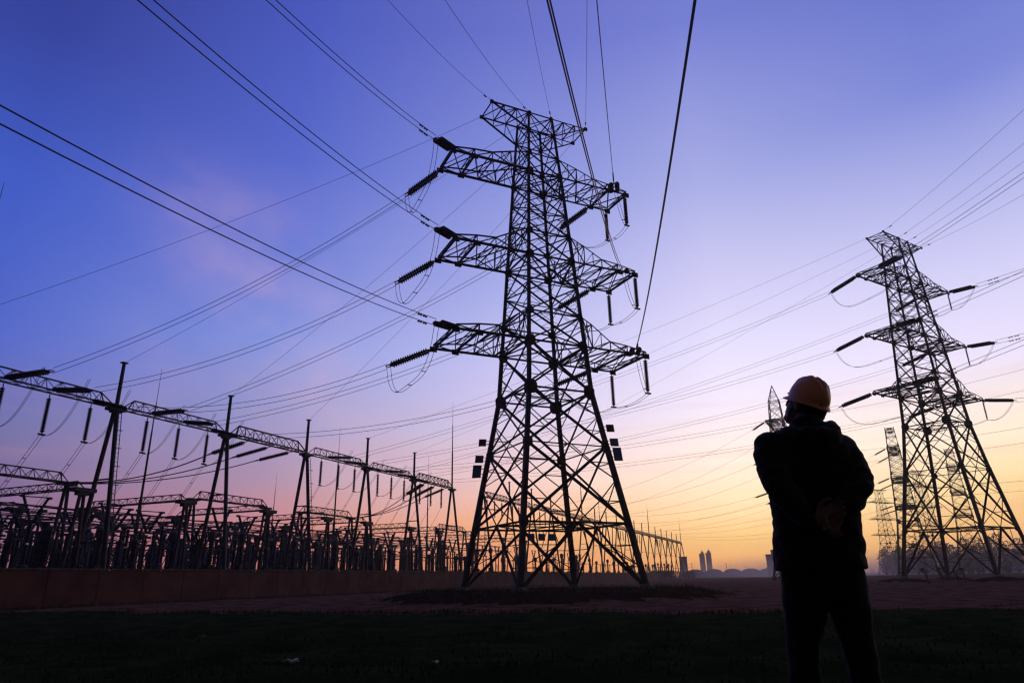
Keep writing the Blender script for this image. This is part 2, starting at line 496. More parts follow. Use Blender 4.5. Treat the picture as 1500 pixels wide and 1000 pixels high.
def kf(s, le): return s / (140 - le)
dress(T1, 0,
      {'L': [(-15.5, kf(.33, 25)), (-13.4, kf(.24, 32.4)), (-14.4, kf(.19, 35.3))],
       'R': [(-10.4, kf(.297, 32.8)), (-12.1, kf(.298, 44.7)), (-8.4, kf(.151, 45))]},
      None, [(-5, -16.6, kf(.40, 20.3)), (-1.2, -14.4, kf(.4, 22.5)), (1.2, -7.6, kf(.344, 21.4)), (5, -6.3, kf(.344, 23.6))],
      'near', {'L': [(-1, .22), (-1, .5), (-1, .78)], 'R': [(0, .22), (0, .5), (0, .78)]},
      [(-1, 20.4), (0, 20.4), (1, 20.4), (2, 20.4)])
dress(T2, T2E,
      {'L': [(0, .00088), (0, .00101), (0, .0004)], 'R': [(15, .00094), (15, .00084), (15, .0014)]},
      None, [(-5, -5, .001), (-1.2, -5, .0012), (1.2, -5, .0013), (5, -5, .0018)],
      'right', {'L': [(2, .22), (2, .5), (2, .78)], 'R': [(3, .22), (3, .5), (3, .78)]},
      [(3, 20.4), (4, 20.4), (6, 20.4)])

# ------------------------------------------------------------------ switchyard gantries
def truss(m, p, q, h, hw, w=.1, panels=10, inset=.9, lw=.05):
    p = V(p); q = V(q); d = (q - p).normalized(); s_ = V((-d.y, d.x, 0)); L_ = (q - p).length
    up = V((0, 0, h))
    for y in (-1, 1): m.bar(p + s_ * hw * y, q + s_ * hw * y, w)
    a = p + d * inset + up; b = q - d * inset + up
    m.bar(a, b, w)
    for y in (-1, 1):
        m.bar(p + s_ * hw * y, a, w * .8); m.bar(q + s_ * hw * y, b, w * .8)
    for k in range(panels + 1):
        t = p.lerp(q, k / panels); m.bar(t - s_ * hw, t + s_ * hw, lw)
        if k < panels:
            t2 = p.lerp(q, (k + 1) / panels); mid = p.lerp(q, (k + .5) / panels)
            tl = min(max((k + .5) / panels * L_, inset), L_ - inset)
            top = p + d * tl + up
            for y in (-1, 1):
                m.bar(t + s_ * hw * y, top, lw); m.bar(top, t2 + s_ * hw * y, lw)
            m.bar(t - s_ * hw * (1 if k % 2 else -1), t2 + s_ * hw * (1 if k % 2 else -1), lw)

def a_column(parent, c, hb, ht, spread, mast=None, ladder=False, r=.19):
    m = MB()
    for s_ in (-1, 1):
        m.tube([G(c, s_ * spread, -.3) - GO, G(c, s_ * .16, hb) - GO], r, 10)
    for f_ in (.30, .62):
        m.bar(G(c, -spread * (1 - f_), hb * f_) - GO, G(c, spread * (1 - f_), hb * f_) - GO, .12)
    m.box(G(c, 0, hb) - GO, .75, .45, .14, (GD, GN, V((0, 0, 1))))
    m.box(G(c, 0, hb - .22) - GO, .42, .3, .1, (GD, GN, V((0, 0, 1))))
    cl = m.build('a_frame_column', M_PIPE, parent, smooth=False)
    m = MB()
    if ht:
        m.tube([G(c, 0, hb) - GO, G(c, 0, ht) - GO], [r * .95, r * .8], 10)
        m.box(G(c, 0, ht) - GO, .26, .22, .05, (GD, GN, V((0, 0, 1))))
        m.build('pole_top', M_PIPE, cl)
    if mast:
        m = MB(); b = ht or hb
        m.tube([G(c, 0, b) - GO, G(c, 0, b + (mast - b) * .4) - GO, G(c, 0, b + (mast - b) * .41) - GO, G(c, 0, b + (mast - b) * .72) - GO, G(c, 0, b + (mast - b) * .73) - GO, G(c, 0, mast) - GO],
               [.15, .12, .085, .06, .035, .015], 8)
        m.build('lightning_rod', M_PIPE, cl)
    if ladder:
        m = MB(); n0 = -spread - .1
        a0, b0 = G(c - .2, n0 - .25, 0) - GO, G(c - .2, -.55, hb - .4) - GO
        e = GD * .4
        m.bar(a0, b0, .05); m.bar(a0 + e, b0 + e, .05)
        for k in range(1, 40): m.bar(a0.lerp(b0, k / 40), a0.lerp(b0, k / 40) + e, .03)
        for k in range(8, 40, 4):
            t = a0.lerp(b0, k / 40); m.tube([t, t - GN * .35, t - GN * .35 + e, t + e], .02, 4)
        m.build('ladder', M_PIPE, cl)
    return cl

gA = thing('switchyard_gantry', 'long near row of steel A-frame columns carrying lattice beams, left of the near pylon', 'gantry', GO)
for c in range(-2, 6):
    a_column(gA, 13 * c, 16.1, 20.4 if c < 5 else None, 2.2, mast=(31.7 if c in (-1, 5) else None), ladder=c in (0, 2))
for c in range(-2, 5):
    m = MB(); truss(m, G(13 * c + .75, 0, 16.3) - GO, G(13 * (c + 1) - .75, 0, 16.3) - GO, 1.15 if c in (1, 4) else .95, .55, .14 if c in (1, 4) else .11, 9, lw=.065 if c in (1, 4) else .05)
    m.build('lattice_beam', M_PIPE, gA)
gB = thing('switchyard_gantry', 'long far row of thin gantry columns shrinking toward the horizon behind the near pylon', 'gantry', G(78, 0, 0))
for o in [gB]: pass
def shift(o, off):
    o.location = off
B0 = len(col.objects)
for c in range(6, 25):
    if c in (11, 18, 24): a_column(gB, 13 * c, 16.1, None if c == 24 else 20.4, 2.2, mast=29.5)
    else: a_column(gB, 13 * c, 16.1, 20.4, 2.2)
for c in range(6, 24):
    m = MB(); truss(m, G(13 * c + .75, 0, 16.3) - GO, G(13 * (c + 1) - .75, 0, 16.3) - GO, .95, .55, .13, 7, lw=.06)
    m.build('lattice_beam', M_PIPE, gB)
gB.location = GO

# hanging strings, jumpers and droppers under the beams
ordn = {-1: 'first bay', 0: 'second bay', 2: 'fourth bay', 3: 'fifth bay'}
phn = ('left', 'middle', 'right')
for bay in (-1, 0, 2, 3):
    for k, t_ in enumerate((.22, .5, .78)):
        d = 13 * (bay + t_) + .9
        H = hang(G(d, .55, 16.2), 1.188, f'{phn[k]} insulator string hanging under the near gantry, {ordn[bay]}', 'insulator strings hanging under the gantry beams')
        Eg = G(13 * (bay + t_), -.62, 16.2) + V((3.6, -.8, .6))
        wires('dropper_wire', f'dropper wires below the {phn[k]} hanging string, {ordn[bay]} of the gantry', 'dropper wire', 'dropper wires in the switchyard',
              para(H, G(d - 1.2, 4.5, 6.0), .15, 12), .018, GD, .14, False, 3)
        wires('jumper_wire', f'curved jumper wire at the {phn[k]} string of the gantry, {ordn[bay]}', 'jumper wire', 'jumper loops at the gantry',
              para(Eg, H, 1.4, 14), .018, GN, .12)
for bay in (4, 6, 7, 8, 9, 10, 12, 14, 16, 19, 21):
    for k, t_ in enumerate((.22, .5, .78)):
        d = 13 * (bay + t_)
        H = hang(G(d, .55, 16.2), 1.188, 'small insulator string hanging under a far gantry beam behind the near pylon', 'small insulator strings under the far beams')
        wires('dropper_wire', 'thin dropper wire under a far gantry beam behind the near pylon', 'dropper wire', 'thin dropper wires under the far beams',
              para(H, G(d - .8, 4.5, 6.0), .1, 6), .022)

# inner bus gantries
inner = [(-5.5, 7.5, 'nearest'), (24, 37, 'second nearest'), (44.5, 57.5, 'third nearest'), (88, 101, 'farthest')]
for a, b, nm in inner:
    t = thing('bus_gantry', f'{nm} low lattice bus gantry deep inside the switchyard', 'gantry', GO, 0, 'low bus gantries')
    for c in (a, b):
        m = MB()
        for s_ in (-1, 1): m.tube([G(c, 15.2 + s_ * 1.4, -.2) - GO, G(c, 15.2 + s_ * .18, 11.4) - GO], .17, 8)
        m.bar(G(c, 14.5, 5.6) - GO, G(c, 15.9, 5.6) - GO, .1); m.box(G(c, 15.2, 11.45) - GO, .85, .4, .12, (GD, GN, V((0, 0, 1))))
        m.build('column', M_PIPE, t)
    m = MB(); truss(m, G(a + .3, 15.2, 11.6) - GO, G(b - .3, 15.2, 11.6) - GO, .95, .5, .12, 9, .6, lw=.06); m.build('lattice_beam', M_PIPE, t)
def bus_line(p, q, lab, grp):
    d = (q - p).normalized()
    E, lat = tension(p, d + V((0, 0, -.12)), f'insulator string on the {lab}', grp + ' strings')
    wires('bus_conductor', lab, 'bus wire', grp, para(E, q, .9, 20), .035, lat, .12, False)
for k, t_ in enumerate((.22, .5, .78)):
    bus_line(G(13 * (1 + t_), -.3, 16.0), G(7.3, 14.4 + .8 * k, 11.6), f'{phn[k]} slanting bus wire below the third gantry bay', 'slanting bus wires')
    bus_line(G(13 * (4 + t_), -.3, 16.0), G(57.3, 14.4 + .8 * k, 11.6), f'{phn[k]} slanting bus wire below the sixth gantry bay', 'slanting bus wires')

# cross bus frames (T columns with a light beam)
frame_names = ['nearest', 'second', 'third', 'fourth', 'fifth', 'sixth', 'seventh', 'eighth', 'ninth', 'tenth']
for k, d, na, nb in [(k, d, -.9, 12.5) for k, d in enumerate((-2.3, 8.2, 19.4, 30, 38.4, 50, 59, 72, 85, 97))] + [(k, d, 17.5, 31) for k, d in enumerate((-14, -4.5, 4.5, 14, 24.5, 34, 44, 55, 66, 78))]:
    t = thing('bus_support_frame', f"{frame_names[k]} {'front' if na < 0 else 'rear'} T-topped bus support frame in the switchyard, from the left", 'bus support', GO, 0, 'bus support frames')
    for n in (na, nb):
        m = MB()
        for s_ in (-1, 1): m.tube([G(d + s_ * .75, n, -.2) - GO, G(d + s_ * .14, n, 8.7) - GO], .14, 8)
        m.box(G(d, n, 8.78) - GO, .95, .4, .16, (GD, GN, V((0, 0, 1)))); m.box(G(d, n, 8.5) - GO, .5, .25, .14, (GD, GN, V((0, 0, 1))))
        for z in (2.5, 5.): m.bar(G(d - .55 * (1 - z / 11), n, z) - GO, G(d + .55 * (1 - z / 11), n, z) - GO, .08)
        m.build('column', M_PIPE, t)
    m = MB(); truss(m, G(d, na + .3, 8.95) - GO, G(d, nb - .3, 8.95) - GO, .6, .35, .09, 11, .45, lw=.04); m.build('lattice_beam', M_PIPE, t)

# free-standing lightning masts
for x, y, h, lab in ((-49, 90, 30, 'tall thin lightning mast behind the first gantry columns'), (-33.9, 130, 30, 'thin lightning mast behind the fourth gantry column'),
                     (-64, 183, 30, 'short looking lightning mast far back in the switchyard'), (-20.9, 165, 30, 'thin lightning mast left of the last near gantry column'),
                     (28, 232, 30, 'slim lightning mast seen through the legs of the near pylon')):
    t = thing('lightning_mast', lab, 'lightning mast', (x, y, 0), 0, 'lightning masts')
    m = MB(); m.tube([(0, 0, 0), (0, 0, 12), (0, 0, 12.1), (0, 0, 21)], [.3, .22, .16, .11], 10); m.build('tube_shaft', M_PIPE, t)
    m = MB(); m.tube([(0, 0, 21), (0, 0, 25), (0, 0, 25.1), (0, 0, h)], [.09, .07, .04, .02], 8); m.build('needle', M_PIPE, t)
    m = MB(); m.lathe((0, 0, -.3), (0, 0, 1), [(0, .7), (.6, .7), (.7, .6)], 10); m.build('footing', M_CONC, t)

# ------------------------------------------------------------------ switchyard equipment
def porc(m, p, d, L_, r, n, core):
    pr = []; pit = L_ / n
    for k in range(n): pr += [(k * pit, core), (k * pit + pit * .25, r), (k * pit + pit * .6, core)]
    pr.append((L_, core)); m.lathe(p, d, pr, 8)

def eq_post():
    r = thing('post_insulator', 'ribbed post insulator on a slim steel pedestal in the switchyard', 'post insulator', (0, 0, 0), 0, 'post insulators')
    m = MB(); m.tube([(0, 0, -.2), (0, 0, 3.0)], .14, 8); m.box((0, 0, 3.03), .25, .25, .04); m.build('pedestal', M_PIPE, r)
    m = MB(); porc(m, (0, 0, 3.07), (0, 0, 1), 2.4, .17, 14, .09); m.build('porcelain', M_PORC, r)
    m = MB(); m.box((0, 0, 5.55), .5, .1, .08); m.build('cap', M_PIPE, r); return r
def eq_ct():
    r = thing('current_transformer', 'stout current transformer with a rounded head on a steel pedestal', 'transformer', (0, 0, 0), 0, 'current transformers')
    m = MB()
    for sx in (-1, 1):
        for sy in (-1, 1): m.bar((sx * .3, sy * .3, -.2), (sx * .25, sy * .25, 2.4), .1)
    m.bar((-.3, -.3, .6), (.3, -.3, 1.8), .06); m.bar((-.3, .3, .6), (.3, .3, 1.8), .06); m.box((0, 0, 2.5), .38, .38, .12); m.build('pedestal', M_PIPE, r)
    m = MB(); m.box((0, 0, 2.85), .36, .36, .25); porc(m, (0, 0, 3.1), (0, 0, 1), 2.3, .3, 13, .2); m.build('porcelain', M_PORC, r)
    m = MB(); m.lathe((0, 0, 5.4), (0, 0, 1), [(0, .25), (.1, .42), (.7, .42), (.85, .3), (.95, .12)], 10); m.tube([(-.8, 0, 5.8), (.8, 0, 5.8)], .05, 6); m.build('head_tank', M_CAB, r); return r
def eq_cb():
    r = thing('circuit_breaker', 'dark T-shaped circuit breaker with thick porcelain on a steel stand', 'circuit breaker', (0, 0, 0), 0, 'circuit breakers')
    m = MB()
    for sx in (-1, 1): m.bar((sx * .45, 0, -.2), (sx * .25, 0, 2.2), .16)
    m.box((0, 0, 2.25), .4, .3, .1); m.box((0, .35, 1.3), .4, .25, .55); m.build('stand', M_PIPE, r)
    m = MB(); porc(m, (0, 0, 2.35), (0, 0, 1), 2.1, .27, 12, .17); porc(m, (0, 0, 4.65), (0, 0, 1), 1.7, .33, 9, .22); m.build('porcelain', M_PORC, r)
    m = MB(); m.lathe((0, 0, 4.42), (0, 0, 1), [(0, .2), (.05, .34), (.2, .34), (.25, .2)], 10); m.lathe((0, 0, 6.3), (0, 0, 1), [(0, .2), (.1, .36), (.3, .36), (.4, .15)], 10); m.build('flange', M_CAB, r); return r
def eq_ds():
    r = thing('disconnect_switch', 'V-shaped disconnect switch with two leaning insulators on a portal stand', 'disconnect switch', (0, 0, 0), 0, 'V-shaped disconnect switches')
    m = MB()
    for sx in (-1, 1): m.tube([(sx * 1.0, 0, -.2), (sx * .8, 0, 6.6)], .13, 8)
    m.bar((-1.3, 0, 6.65), (1.3, 0, 6.65), .22, .2); m.bar((-.95, 0, 1.5), (.85, 0, 5.6), .07); m.bar((.95, 0, 1.5), (-.85, 0, 5.6), .07); m.build('stand', M_PIPE, r)
    for s_ in (-1, 1):
        m = MB(); d = V((s_ * .55, 0, 1)).normalized(); porc(m, V((s_ * .15, 0, 6.75)), d, 2.4, .19, 13, .11); m.build('porcelain', M_PORC, r)
    m = MB(); e = V((.55, 0, 1)).normalized() * 2.35
    m.bar((-e.x - .15, 0, 6.75 + e.z), (e.x + .15, 0, 6.82 + e.z), .09); m.box((-e.x - .3, 0, 6.78 + e.z), .22, .1, .1); m.box((e.x + .3, 0, 6.78 + e.z), .22, .1, .1); m.build('contact_arm', M_PIPE, r); return r
def eq_cab():
    r = thing('control_cabinet', 'grey steel control cabinet on a low plinth in the switchyard', 'cabinet', (0, 0, 0), 0, 'control cabinets')
    m = MB(); m.box((0, 0, .15), .5, .35, .25); m.build('plinth', M_CONC, r)
    m = MB(); m.box((0, 0, 1.15), .45, .3, .75); m.box((0, 0, 1.94), .5, .36, .04); m.build('body', M_CAB, r)
    m = MB(); m.box((0, -.315, 1.15), .4, .012, .68); m.box((.3, -.34, 1.15), .02, .015, .1); m.build('door', M_CAB, r); return r

def eq_cvt():
    r = thing('voltage_transformer', 'tall slim voltage transformer with stacked porcelain over a drum base', 'transformer', (0, 0, 0), 0, 'voltage transformers')
    m = MB(); m.tube([(0, 0, -.2), (0, 0, 2.0)], .2, 8); m.box((0, 0, 2.05), .45, .45, .06); m.build('pedestal', M_PIPE, r)
    m = MB(); m.lathe((0, 0, 2.12), (0, 0, 1), [(0, .42), (.75, .42), (.85, .25)], 10); m.build('drum_base', M_CAB, r)
    for z in (2.98, 4.55):
        m = MB(); porc(m, (0, 0, z), (0, 0, 1), 1.5, .2, 10, .12); m.build('porcelain', M_PORC, r)
    m = MB(); m.tube([(.5 * cos(q * pi / 6), .5 * sin(q * pi / 6), 6.15) for q in range(13)], .04, 5); m.bar((-.5, 0, 6.1), (.5, 0, 6.1), .05); m.build('corona_ring', M_PIPE, r); return r
PROT = {}
def put(kind, d, n, rz=0, fn=None):
    if kind not in PROT:
        o = fn(); PROT[kind] = (o, TREE(o)); c = o
    else: c = copy_tree(PROT[kind][0], None, PROT[kind][1])
    c.location = G(d + random.uniform(-.25, .25), n + random.uniform(-.3, .3), 0); c.rotation_euler = (0, 0, 1.188 + rz)
    if kind != 'cab': c.scale = (1, 1, random.choice((.86, .95, 1, 1.06, 1.16)))
    return c
rows_near = [('ct', eq_ct, 2.6), ('ds', eq_ds, 5.6), ('cb', eq_cb, 9.4), ('post', eq_post, 13.0), ('ds', eq_ds, 18.4), ('post', eq_post, 23.5), ('ds', eq_ds, 28.5), ('post', eq_post, 36), ('cb', eq_cb, 42)]
rows_near += [('post', eq_post, 1.2), ('cb', eq_cb, 15.8), ('ct', eq_ct, 21), ('post', eq_post, 33), ('ct', eq_ct, 31), ('cb', eq_cb, 26), ('post', eq_post, 46), ('ds', eq_ds, 39), ('ct', eq_ct, 50), ('cvt', eq_cvt, 4.4), ('cvt', eq_cvt, 24.8), ('cvt', eq_cvt, 11.3), ('post', eq_post, 7.6), ('cvt', eq_cvt, 37.6)]
for bay in range(-3, 6):
    for t_ in (.2, .5, .8):
        for kind, fn, n in rows_near:
            if bay > 3 and n > 40: continue
            put(kind, 13 * (bay + t_) + random.uniform(-.3, .3), n, 0 if kind != 'ct' else pi / 2, fn)
for bay in range(6, 23):
    for t_ in (.25, .75):
        for kind, fn, n in (('ct', eq_ct, 3), ('post', eq_post, 9), ('ds', eq_ds, 16)):
            if bay > 14 and n > 10: continue
            put(kind, 13 * (bay + t_), n, 0, fn)
for bay in range(-2, 6):
    put('cab', 13 * bay + 2.3, 1.2, -pi / 2, eq_cab); put('cab', 13 * bay + 9.5, 7.6, -pi / 2, eq_cab)
for bay in range(-3, 6):
    for t_, nm in ((.2, 'first'), (.5, 'second'), (.8, 'third')):
        m = MB(); d = 13 * (bay + t_); pts = []
        stops = [0.9, 2.6, 4.4, 5.6, 7.6, 9.4, 11.3, 13, 15.8, 18.4, 21, 23.5, 26, 28.5, 31, 33, 36, 39, 42]
        for n0, n1 in zip(stops, stops[1:]):
            z0 = 5.9 + .9 * (noise.noise(V((n0 * 3.1, d, 0)))); z1 = 5.9 + .9 * (noise.noise(V((n1 * 3.1, d, 0))))
            for q in range(4):
                u = q / 4; pts.append(G(d, n0 + (n1 - n0) * u, z0 + (z1 - z0) * u - .9 * u * (1 - u)) - GO)
        m.tube(pts, .03, 5); o = m.build('jumper_wire', M_WIRE); o.location = GO
        tag(o, 'thin slack wire linking the equipment across a switchyard bay', 'jumper wire', 'wires across the switchyard bays')
# tubular busbars and strain bus
rown = ['on the front post insulators', 'on the second post row', 'on the back post row', 'just behind the near gantry', 'behind the front disconnect switches',
        'high above the low bus gantries', 'high and far back', 'midway back', 'above the circuit breakers', 'above the second switch row']
for bi, (n, z, r) in enumerate(((13.0, 5.66, .06), (23.5, 5.66, .06), (36, 5.66, .06), (3.6, 6.9, .04), (6.2, 8.0, .045), (20.0, 8.9, .05), (31.0, 8.6, .05), (26.0, 7.4, .045), (9.6, 7.1, .045), (18.4, 8.0, .045))):
    for q, nm in enumerate(('front', 'middle', 'rear')):
        m = MB(); pts = []
        for k in range(0, 61):
            d = -26 + 126 * k / 60; pts.append(G(d, n + (q - 1) * .9, z - .22 * abs(sin(k * pi / 6 + q * .4)) + .12 * q) - GO)
        m.tube(pts, r, 6); o = m.build('busbar', M_WIRE); o.location = GO
        tag(o, f'{nm} busbar of the three {rown[bi]}', 'busbar', 'busbars along the switchyard')
# clipped hedge just inside the wall
t = thing('hedge', 'dark low hedge just behind the top of the boundary wall', 'hedge', GO)
m = MB()
for k in range(9000):
    d = -30 + 150 * random.random() ** 1.3; n = -2.9 + random.gauss(0, .3)
    top = 2.75 + .35 * noise.noise(V((d * .35, 0, 0))) + .25 * noise.noise(V((d * 1.3, 3, 0)))
    c = G(d, n, top * random.random() ** .6) - GO
    d1 = V((random.gauss(0, 1), random.gauss(0, 1), random.gauss(0, 1))).normalized() * random.uniform(.1, .22); d2 = d1.cross(V((random.gauss(0, 1), random.gauss(0, 1), random.gauss(0, 1)))).normalized() * random.uniform(.06, .14)
    b = len(m.v); m.v += [tuple(c - d1), tuple(c + d2), tuple(c + d1), tuple(c - d2)]; m.f.append((b, b + 1, b + 2, b + 3))
m.build('foliage', M_GRASS, t)

# ------------------------------------------------------------------ boundary wall and picket fence
WN = -4.3
t = thing('boundary_wall', 'long low reddish brown masonry wall in front of the switchyard', 'wall', GO)
m = MB()
a, b = -48, 226
m.box(G((a + b) / 2, WN, 1.15) - GO, (b - a) / 2, .12, 1.35, (GD, GN, V((0, 0, 1))))
d = a + 2
while d < b:
    m.box(G(d, WN, 1.18) - GO, .2, .15, 1.38, (GD, GN, V((0, 0, 1)))); d += 4.0
m.build('wall_panel', M_WALL, t)
m = MB(); m.box(G((a + b) / 2, WN, 2.61) - GO, (b - a) / 2, .22, .05, (GD, GN, V((0, 0, 1)))); m.build('coping', M_COPE, t)
t = thing('picket_fence', 'thin metal picket fence at the far right end of the switchyard', 'fence', GO)
m = MB(); d = 226.2
while d < 318:
    m.bar(G(d, WN, 0) - GO, G(d, WN, 3.3) - GO, .07); d += .9
m.build('picket', M_PIPE, t)
m = MB()
for z in (.6, 3.0): m.bar(G(226.2, WN, z) - GO, G(318, WN, z) - GO, .08)
m.build('rail', M_PIPE, t)

# ------------------------------------------------------------------ sign plates on the near pylon
def plate(name, c, w, h, ax, lab, mt, grp):
    t = thing(name, lab, 'sign', c, 0, grp)
    m = MB(); m.box((0, 0, 0), w / 2, .02, h / 2, ax); m.build('plate', mt, t)
    X = ax[0]; s_ = -1 if c[0] < T1[0] else 1
    for q in (-.2, .2):
        m = MB(); m.bar(V((0, 0, h * q)) - X * (s_ * w / 2), V((0, 0, h * q)) - X * (s_ * (w / 2 + .38)), .05)
        m.build('bracket', M_STEEL, t)
Xa = V((cos(.1), sin(.1), 0)); Ya = V((-sin(.1), cos(.1), 0)); Za = V((.1, 0, 1)).normalized()
def legp(i, z):
    w = 2.84 + (15.5 - z) * (5.12 - 2.84) / 15.; sx, sy = ((-1, -1), (1, -1), (1, 1), (-1, 1))[i]
    return tp(T1, sx * w, sy * w, z)
for z, h, w, lab, mt in ((12.1, .6, .62, 'topmost dark square plate left of the near pylon', M_SIGNR), (10.75, .62, .68, 'middle small blue plate left of the near pylon', M_SIGN), (9.75, 1.05, .72, 'large blue lowest plate left of the near pylon', M_SIGN)):
    plate('sign_plate', legp(3, z) - Xa * (.72), w, h, (Xa, Ya, Za), lab, mt, None)
Zb = V((-.1, 0, 1)).normalized()
for z, h, w, lab, mt in ((12.5, .6, .62, 'topmost reddish plate right of the near pylon', M_SIGNR), (11.35, .62, .66, 'middle small blue plate right of the near pylon', M_SIGN), (10.4, 1.05, .68, 'large blue lowest plate right of the near pylon', M_SIGN)):
    plate('sign_plate', legp(1, z) + Xa * (.72), w, h, (Xa, Ya, Zb), lab, mt, None)
for k, u in enumerate((.65, 1.65, 2.6)):
    t = thing('sign_plate', ('left', 'middle', 'right')[k] + ' one of three small square plates on the low crossbar inside the near pylon', 'sign', tp(T1, u, 4.3, 4.6), T1[2], 'plates on the low crossbar')
    m = MB(); m.box((0, 0, 0), .32, .015, .28); m.build('plate', M_SIGN, t)
    for e_ in (-.2, .2):
        m = MB(); m.bar((e_, 0, .24), (e_, .1, .52), .04); m.build('bracket', M_STEEL, t)

# ------------------------------------------------------------------ ground
def sm(a, b, x):
    t = min(1, max(0, (x - a) / (b - a))); return t * t * (3 - 2 * t)
FEET2 = [tp(T2, sx * 5.45, sy * 5.45, 0) for sx in (-1, 1) for sy in (-1, 1)]
def edge_y(x): return min(44, max(15, 28.9 - .404 * x)) + .4 * sin(x * .7) + 1.3 * noise.noise(V((x * .45, 5, 0))) + .5 * noise.noise(V((x * 1.7, 9, 0)))
def gz(x, y):
    z = .46 * (1 - sm(3.4, 29, y)) if y > 3.4 else .46
    r = sqrt(((x - 2.6) / 13.5) ** 2 + ((y - 54) / 16.5) ** 2)
    r += .09 * noise.noise(V((x * .12, y * .12, 0)))
    z += .52 * (1 - sm(.72, 1.0, r))
    for f in FEET2:
        r = sqrt((x - f.x) ** 2 + (y - f.y) ** 2) + 1.1 * noise.noise(V((x * .3, y * .3, 4)))
        z += .5 * (1 - sm(.9, 4.2, r))
    near = 1 - sm(70, 400, sqrt(x * x + y * y))
    z += near * (.10 * noise.noise(V((x * .25, y * .25, 0))) + .06 * noise.noise(V((x * .9, y * .9, 2))))
    return z
def mound_h(x, y):
    r = sqrt(((x - 2.6) / 13.5) ** 2 + ((y - 54) / 16.5) ** 2) + .09 * noise.noise(V((x * .12, y * .12, 0)))
    z = .52 * (1 - sm(.72, 1.0, r)) + .08 * noise.noise(V((x * .5, y * .5, 9)))
    for f in FEET2:
        z += .5 * (1 - sm(.9, 4.2, sqrt((x - f.x) ** 2 + (y - f.y) ** 2)))
    return z
def axis(lo, hi, step, far, n):
    a = [lo + step * k for k in range(int((hi - lo) / step) + 1)]
    r = [hi + (far - hi) * (k / n) ** 2.6 for k in range(1, n + 1)]; l = [lo - (far + lo) * (k / n) ** 2.6 for k in range(n, 0, -1)]
    return l + a + r
xs = axis(-60, 100, 1.0, 9000, 14); ys = axis(-25, 125, 1.0, 9000, 14)
vs = []; fs = []; 
for y in ys:
    for x in xs:
        z = gz(x, y)
        if -60 <= x <= 60 and y < edge_y(x) - .6: z -= .15 * min(1, (edge_y(x) - .6 - y) / 1.0)
        vs.append((x, y, z))
nx = len(xs)
for j in range(len(ys) - 1):
    for i in range(nx - 1): fs.append((j * nx + i, j * nx + i + 1, (j + 1) * nx + i + 1, (j + 1) * nx + i))
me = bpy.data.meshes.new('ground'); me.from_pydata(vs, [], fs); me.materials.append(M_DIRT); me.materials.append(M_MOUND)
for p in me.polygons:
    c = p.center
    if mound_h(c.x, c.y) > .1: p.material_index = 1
me.polygons.foreach_set('use_smooth', [True] * len(me.polygons))
g = bpy.data.objects.new('ground', me); col.objects.link(g); structure(g)
# darker soil of the mound and field sheet
def fz(x, y):
    w = y + .25 * noise.noise(V((x * .2, y * .3, 8)))
    fur = .035 * sin(2 * pi * w / .85) * (1 - sm(14, 24, y))
    rid = .10 * max(0, cos(2 * pi * (w - 1.2) / 5.2)) ** 6
    return gz(x, y) + .015 + fur + rid + .02 * noise.noise(V((x * 2.1, y * 2.1, 3)))
vs = []; fs = []; nxs = [-60 + 120 * k / 200 for k in range(201)]; NY = 220
for j in range(NY + 1):
    s_ = (j / NY) ** 1.3
    for x in nxs:
        y0 = -4; y = y0 + (edge_y(x) - y0) * s_
        z = fz(x, y)
        if j >= NY - 1: z = gz(x, y) - .05 * (j - NY + 1)
        vs.append((x, y, z))
for j in range(NY):
    for i in range(200): fs.append((j * 201 + i, j * 201 + i + 1, (j + 1) * 201 + i + 1, (j + 1) * 201 + i))
me = bpy.data.meshes.new('field'); me.from_pydata(vs, [], fs); me.materials.append(M_FIELD)
me.polygons.foreach_set('use_smooth', [True] * len(me.polygons))
g = bpy.data.objects.new('field', me); col.objects.link(g); structure(g)
# sprouting crop
m = MB()
for k in range(16000):
    y = 1.5 + 24 * random.random() ** 1.7; x = random.uniform(-.95, .95) * (y * .9 + 2) + 0
    y = round(y / .85) * .85 + random.gauss(.2, .13)
    if y > edge_y(x) - .5: continue
    z = fz(x, y) - .01; h = random.uniform(.025, .07); a = random.uniform(0, 2 * pi); dx, dy = cos(a) * .012, sin(a) * .012
    b = len(m.v); lean = random.uniform(.01, .05)
    m.v += [(x - dx, y - dy, z), (x + dx, y + dy, z), (x + dy * lean * 60 * .3, y - dx * lean * 60 * .3, z + h)]; m.f.append((b, b + 1, b + 2))
o = m.build('crop_grass', M_GRASS); tag(o, None, None, None, 'stuff')
# pale clods / stones on the dirt strip
m = MB()
for k in range(700):
    y = random.uniform(24, 48); x = random.uniform(-.8, .8) * y * .95
    if y < edge_y(x) + .3: continue
    r = random.uniform(.015, .05); z = gz(x, y)
    m.lathe((x, y, z - r * .4), (random.uniform(-.3, .3), random.uniform(-.3, .3), 1), [(0, r * .8), (r * .6, r), (r * 1.2, r * .4)], 5)
o = m.build('gravel', M_COPE); tag(o, None, None, None, 'stuff')
m = MB()
for k in range(6500):
    if k % 3:
        P = G(-46 + 150 * random.random() ** 1.5, WN - .25 - abs(random.gauss(0, .5)), 0)
    else:
        a = random.uniform(0, 2 * pi); rr = random.uniform(.55, 1.0); P = V((2.6 + 13.2 * rr * cos(a), 54 + 16 * rr * sin(a), 0))
    z = gz(P.x, P.y) - .02; h = random.uniform(.08, .38); a = random.uniform(0, pi); dx, dy = cos(a) * .03, sin(a) * .03
    b = len(m.v); m.v += [(P.x - dx, P.y - dy, z), (P.x + dx, P.y + dy, z), (P.x + random.gauss(0, .1), P.y + random.gauss(0, .1), z + h)]; m.f.append((b, b + 1, b + 2))
